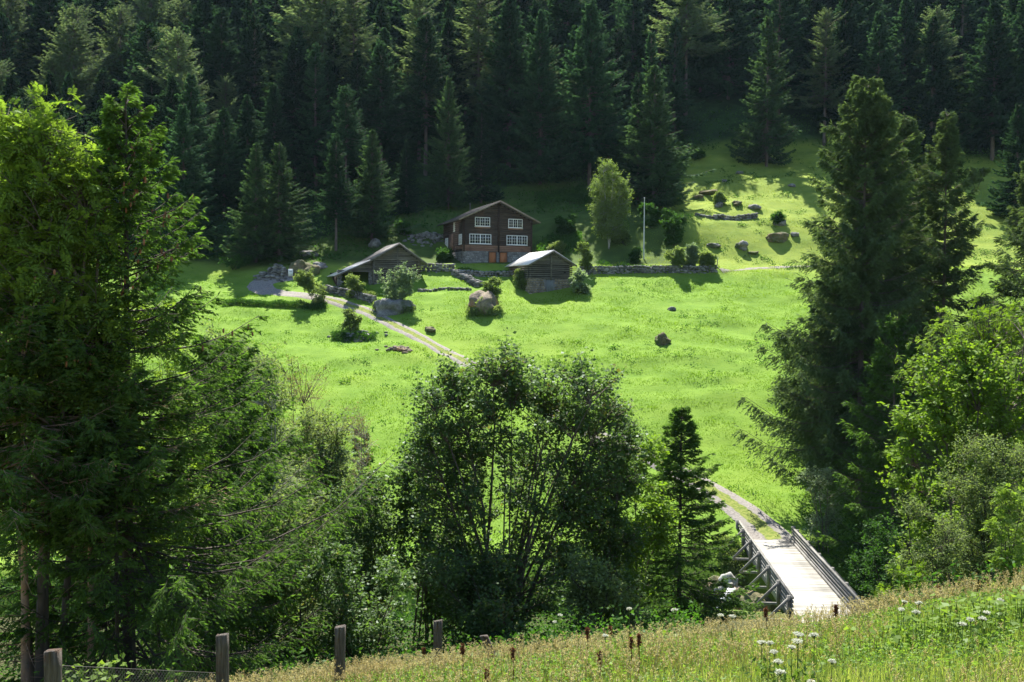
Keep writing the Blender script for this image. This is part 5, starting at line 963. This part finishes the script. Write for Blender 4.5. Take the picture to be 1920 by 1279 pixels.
# weeds scattered over the meadow
n = 900; y = rg.uniform(140, 188, n); x = rg.uniform(14, 75, n); PX_, PY_ = pxe(x, y); k = (PY_ > np.interp(PX_, EPX, EPY) + 8) & (PX_ > 1285) & (vnoise(x * .2 + 2, y * .25) > -.02); x, y = x[k], y[k]; q_ = np.repeat(np.arange(len(x)), 22); m_ = len(q_)
cx = x[q_] + rg.normal(0, .4, m_); cy_ = y[q_] + rg.normal(0, .25, m_); mb = MB(); leaves(mb, np.stack([cx, cy_, gz(cx, cy_) + rg.random(m_) * .3], -1), rdir(rg, m_) + np.array([0, 0, .4]), rg.normal(size=(m_, 3)), .24, .12, .2, rg.random(m_)); put(mb.build('pasture_weeds', M['under']), kind='stuff')
n = 520; y = rg.uniform(84, 134, n); x = rg.uniform(-.5, .4, n) * y; k = infield(x, y) & (vnoise(x * .12 + 6, y * .2) > .05); x, y = x[k], y[k]; q_ = np.repeat(np.arange(len(x)), 26); m_ = len(q_)
cx = x[q_] + rg.normal(0, .35, m_); cy_ = y[q_] + rg.normal(0, .25, m_); mb = MB(); leaves(mb, np.stack([cx, cy_, gz(cx, cy_) + rg.random(m_) * .3], -1), rdir(rg, m_) + np.array([0, 0, .4]), rg.normal(size=(m_, 3)), .2, .11, .2, rg.random(m_)); put(mb.build('meadow_weeds', M['under']), kind='stuff')

# ------------------------------------------------------------------ near fence
def fence_post(px, top, Yd, wpx, lab, tilt=0.0, hgt=None, seed=1):
    p_ = P(px, top, Yd); z0 = float(gz(p_.x, p_.y)) - .4; w_ = .82 * wpx / FPX * Yd; rng = np.random.default_rng(seed); mb = MB(); k = 10; zz = np.linspace(z0, p_.z, k) - z0; V = []
    prof = np.array([(-.5, -.35), (-.42, -.5), (-.12, -.47), (-.02, -.40), (.08, -.49), (.45, -.5), (.5, -.4), (.5, .4), (.4, .5), (-.4, .5), (-.5, .4)]) * w_
    m_ = len(prof)
    for i in range(k): s = 1 + rng.normal(0, .012); V += [(x_ * s + tilt * zz[i], y_ * s * .8, zz[i] + (0 if i < k - 1 else (.12 * x_ + rng.normal(0, .008)))) for x_, y_ in prof]
    Q = [[i * m_ + j, i * m_ + (j + 1) % m_, (i + 1) * m_ + (j + 1) % m_, (i + 1) * m_ + j] for i in range(k - 1) for j in range(m_)]
    T = [[(k - 1) * m_, (k - 1) * m_ + j, (k - 1) * m_ + j + 1] for j in range(1, m_ - 1)]; mb.add(V, Q, T); o = mb.build('fence_post', M['post']); o.location = (p_.x - tilt * zz[-1], p_.y, z0)
    put(o, lab, 'fence post', 'old posts along the meadow rim'); return p_, z0
fence_post(99, 1219, 10.6, 33, 'weathered wooden fence post at the lower left, nearest of the row', 0, seed=1)
fence_post(417, 1190, 13.2, 26, 'tall grey fence post below the dark spruces, second of the row', .0, seed=2)
fence_post(638, 1175, 13.9, 23, 'brown cracked fence post, third of the row', .01, seed=3)
fence_post(821, 1164, 15.0, 20, 'slim grey fence post half sunk in grass, fourth of the row', .0, seed=4)
fence_post(907, 1192, 15.2, 18, 'short leaning stump of a fence post, last of the row', -.45, seed=5)
wm = empty('wire_mesh', (0, 0, 0), 0, 'rusty diamond wire netting stretched between the two left fence posts', 'wire fence')
A_ = P(112, 1248, 10.7); B_ = P(410, 1262, 13.2); Lw = (B_ - A_).length; mb = MB(); hgt = .75; nn = int(Lw / .055); segs = []
for i in range(-14, nn):
    for sg in (1, -1):
        p0 = i * .055 if sg > 0 else i * .055 + hgt; pts = [(p0 + sg * v_, v_) for v_ in np.linspace(0, hgt, 8)]
        pts = [(u_, v_) for u_, v_ in pts if 0 <= u_ <= Lw]
        if len(pts) >= 2: (u0, v0), (u1, v1) = pts[0], pts[-1]; segs.append([A_ + (B_ - A_) * (u0 / Lw) + Vector((0, 0, v0 - hgt)), A_ + (B_ - A_) * (u1 / Lw) + Vector((0, 0, v1 - hgt))])
tubes(mb, np.array([[a_[:], b_[:]] for a_, b_ in segs]), np.full((len(segs), 2), .0013), 3); f_ = mb.build('netting', M['wire'], wm); f_['kind'] = 'stuff'
mb = MB(); tubes(mb, [[A_[:], B_[:]]], [[.003, .003]], 4); mb.build('top_wire', M['wire'], wm)

# ------------------------------------------------------------------ flowers and weeds of the near meadow
def umbel(px, py, h, r, lab, seed):
    rng = np.random.default_rng(seed); p_ = above(px, py, h, 5.5, 17); z0 = float(gz(p_.x, p_.y)); o = empty('umbel_flower', (p_.x, p_.y, z0), 0, lab, 'flower', 'white umbels in the near meadow'); H = p_.z - z0; r = r * .42
    mb = MB(); tubes(mb, [[(rng.normal(0, .04), 0, 0), (0, 0, H * .5), (0, 0, H - .05)]], [[.006, .005, .003]], 5); n = 22; a_ = rng.random(n) * 6.28; rr = r * np.sqrt(rng.random(n)); e = np.stack([rr * np.cos(a_), rr * np.sin(a_), H - .015 * (rr / r) ** 2 + rng.normal(0, .004, n)], -1)
    tubes(mb, np.stack([np.tile([0, 0, H - .05], (n, 1)), e], 1), np.full((n, 2), .0015), 3); mb.build('stem', M['stem'], o)
    mb = MB(); k = np.repeat(np.arange(n), 9); d = rng.normal(0, 1, (len(k), 3)) * np.array([1, 1, .25]); leaves(mb, e[k] + d * .006, d, np.array([0, 0, .2]) + rng.normal(0, .5, (len(k), 3)), .014, .012, .1, rng.random(len(k))); mb.build('flower_head', M['umbel'], o)
    mb = MB(); m_ = 26; c = np.stack([rng.normal(0, .07, m_), rng.normal(0, .07, m_), rng.uniform(.05, H * .55, m_)], -1); leaves(mb, c, rdir(rng, m_) + np.array([0, 0, .2]), rng.normal(size=(m_, 3)), .09, .035, .2, rng.random(m_)); mb.build('leaf_tuft', M['stem'], o)['kind'] = 'stuff'
UM = [(1265, 1142, .75, .10, 'large white umbel highest left of the bridge'), (1351, 1152, .5, .07, 'white umbel below the waterfall, left one of two'), (1373, 1154, .5, .07, 'white umbel below the waterfall, right one of two'),
      (1497, 1187, .6, .09, 'white umbel of the top cluster below the bridge, left'), (1527, 1189, .6, .08, 'white umbel of the top cluster below the bridge, right'), (1496, 1200, .55, .10, 'broad white umbel in the middle of the cluster below the bridge'),
      (1485, 1211, .55, .06, 'small white umbel at the bottom of the cluster below the bridge'), (1428, 1202, .5, .08, 'white umbel left of the cluster below the bridge'), (1444, 1204, .5, .05, 'tiny white umbel beside the one left of the cluster'),
      (1452, 1220, .5, .06, 'white umbel lower left of the cluster, upper of three'), (1459, 1238, .5, .06, 'white umbel lower left of the cluster, middle of three'), (1463, 1257, .5, .08, 'white umbel lower left of the cluster, lowest of three'),
      (1690, 1141, .55, .08, 'wide white umbel in the tawny grass right of the bridge'), (1718, 1146, .5, .07, 'white umbel just right of the wide one'), (1723, 1129, .5, .06, 'white umbel above the wide one, right'), (1695, 1127, .5, .06, 'white umbel above the wide one, left'),
      (1522, 1276, .4, .06, 'white umbel at the bottom edge of the meadow'), (1560, 1238, .4, .05, 'solitary small white umbel right of the cluster'), (1842, 1158, .5, .06, 'white umbel among the yarrow at the right'), (1876, 1124, .5, .06, 'white umbel near the right margin'),
      (1820, 1160, .45, .05, 'pale yarrow head in the right-hand weeds, left one'), (1805, 1168, .45, .05, 'pale yarrow head in the right-hand weeds, lowest'), (1850, 1147, .45, .05, 'pale yarrow head in the right-hand weeds, top'), (1135, 1190, .5, .05, 'faint white umbel near the grass crest below the maple'),
      (1050, 1152, .8, .07, 'greenish umbel standing up at the foot of the maple'), (1040, 1165, .7, .06, 'greenish umbel just below the tall one at the maple foot'), (1180, 1140, .8, .07, 'pale umbel right of the maple stems')]
for i, (a_, b_, h_, r_, l_) in enumerate(UM): umbel(a_, b_, h_, r_, l_, 400 + i)
def dock(px, py, h, lab, seed, top=.2):
    rng = np.random.default_rng(seed); p_ = above(px, py, h, 5.5, 17.5); z0 = float(gz(p_.x, p_.y)); H = p_.z - z0; o = empty('dock_plant', (p_.x, p_.y, z0), 0, lab, 'dock plant', 'rusty dock spikes in the near meadow')
    mb = MB(); tubes(mb, [[(0, 0, 0), (.01, 0, H * .5), (0, 0, H)]], [[.007, .006, .003]], 5); mb.build('stem', M['dock'], o); top = .13; n = 130; u = rng.random(n); c = np.stack([rng.normal(0, .009, n), rng.normal(0, .009, n), H - u * top], -1)
    mb = MB(); leaves(mb, c, rdir(rng, n) + np.array([0, 0, .4]), rng.normal(size=(n, 3)), .03, .022, .1, rng.random(n)); mb.build('seed_spike', M['dock'], o)
for i, (a_, b_, h_, l_) in enumerate([(1101, 1178, .55, 'rusty dock spike on the crest below the maple'), (962, 1217, .5, 'rusty dock spike above the left leafy patch'), (867, 1208, .55, 'rusty dock spike right of the fourth fence post'), (1183, 1196, .5, 'left one of the paired rusty dock spikes'),
        (1198, 1190, .55, 'taller right one of the paired rusty dock spikes'), (1125, 1224, .4, 'short dock spike below the paired ones'), (795, 1215, .45, 'dock spike between third and fourth fence posts'), (913, 1255, .4, 'dock spike at the bottom left of the leafy patch'),
        (1567, 1136, .5, 'thin dock spike right before the bridge deck'), (1436, 1140, .5, 'thin dark dock spike before the left railing end'), (1144, 1176, .4, 'small dock spike on the crest right of the maple'), (1760, 1100, .5, 'dock spike in the tawny grass under the right-hand bushes')]): dock(a_, b_, h_, l_, 450 + i)
def leafy(px, py, n, wid, h, ls, mat, lab, seed, cat='plant'):
    rng = np.random.default_rng(seed); p_ = above(px, py, .12, 5.5, 17); z0 = float(gz(p_.x, p_.y)); o = empty('leafy_plant', (p_.x, p_.y, z0), 0, lab, cat, 'broad-leaved weeds in the near meadow'); x = rng.normal(0, wid, n); y = rng.normal(0, wid * .7, n); z = gz(p_.x + x, p_.y + y) - z0
    hz_ = rng.uniform(.4, 1, n) * h; b0 = np.stack([x, y, z], -1); tp_ = b0 + np.stack([rng.normal(0, .05, n), rng.normal(0, .05, n), hz_], -1); mb = MB(); tubes(mb, np.stack([b0, tp_], 1), np.full((n, 2), .003), 3); mb.build('stems', M['stem'], o)['kind'] = 'stuff'
    mb = MB(); d = rdir(rng, n) * np.array([1, 1, .3]) + np.array([0, 0, .1]); leaves(mb, tp_, d, rng.normal(0, .3, (n, 3)) + np.cross(d, [0, 0, 1.]), ls * rng.uniform(.6, 1.2, n), ls * .6, .15, rng.random(n)); mb.build('foliage', M[mat], o)['kind'] = 'stuff'
leafy(925, 1245, 150, .42, .3, .13, 'bright', 'patch of broad bright leaves in the lower centre of the meadow', 470); leafy(1185, 1215, 170, .5, .3, .12, 'bright', 'patch of broad leaves round the paired dock spikes', 471)
leafy(1490, 1165, 22, .14, .35, .16, 'bright', 'yellow-green leafy weed at the near end of the bridge', 472); leafy(1860, 1180, 240, .6, .5, .11, 'ash', 'tall green weeds near the right margin', 473); leafy(1640, 1225, 90, .5, .2, .09, 'ash', 'low green herb patch in the right meadow', 474)
leafy(1080, 1262, 60, .3, .2, .1, 'bright', 'small leafy patch at the bottom of the meadow', 475); leafy(180, 1215, 170, .22, .9, .11, 'ash', 'bright young sycamore leaves beside the nearest fence post', 476, 'sapling')

# ------------------------------------------------------------------ flagpole and small signs
b_ = G(1207, 486); t_ = P(1207, 372, b_.y); mb = MB(); H = t_.z - b_.z; fp_ = empty('flagpole', b_, 0, 'bare pale flagpole on the terrace between birch and pasture', 'flagpole'); tubes(mb, [[(0, 0, -.3), (0, 0, H * .5), (0, 0, H)]], [[.09, .075, .05]], 8); mb.build('pole', M['pole'], fp_)
v_, f_ = I2; mb = MB(); mb.add(v_ * .09 + np.array([0, 0, H + .06]), t=f_); mb.build('finial', M['pole'], fp_, True); block(fp_, 'cleat', M['wire'], -.14, -.08, -.03, .03, 1.2, 1.4)
b_ = G(545, 522); sg = empty('notice_board', b_, .1, 'small white notice board on a post at the gravel bend', 'sign'); block(sg, 'post', M['rail'], -.05, .05, 0, .1, -.3, 1.0); block(sg, 'board', M['white'], -.32, .32, -.05, -.01, .25, 1.25); block(sg, 'printed_line', M['rail'], -.2, .2, -.06, -.052, .9, .96)
b_ = G(1345, 497); sg = empty('trail_sign', b_, .1, 'little grey trail post at the end of the terrace wall', 'sign'); block(sg, 'post', M['rail'], -.05, .05, -.05, .05, -.3, 1.1); block(sg, 'plate', M['pole'], -.12, .12, -.09, -.055, .75, 1.1)

# ------------------------------------------------------------------ haze
if HAZE:
    mb = MB(); mb.box(-330, 330, -60, 330, -120, 290); hz = mb.build('haze', None) if False else None
    m, N, L = new_mat('haze_air'); pv = N.new('ShaderNodeVolumePrincipled'); pv.inputs['Color'].default_value = (.50, .75, 1, 1); pv.inputs['Density'].default_value = HAZE; pv.inputs['Anisotropy'].default_value = .3
    o_ = N.new('ShaderNodeOutputMaterial'); L.new(pv.outputs[0], o_.inputs['Volume']); hz = mb.build('haze', m); put(hz, kind='stuff')
tot = sum(len(m_.polygons) for m_ in bpy.data.meshes); print('unique faces', tot)
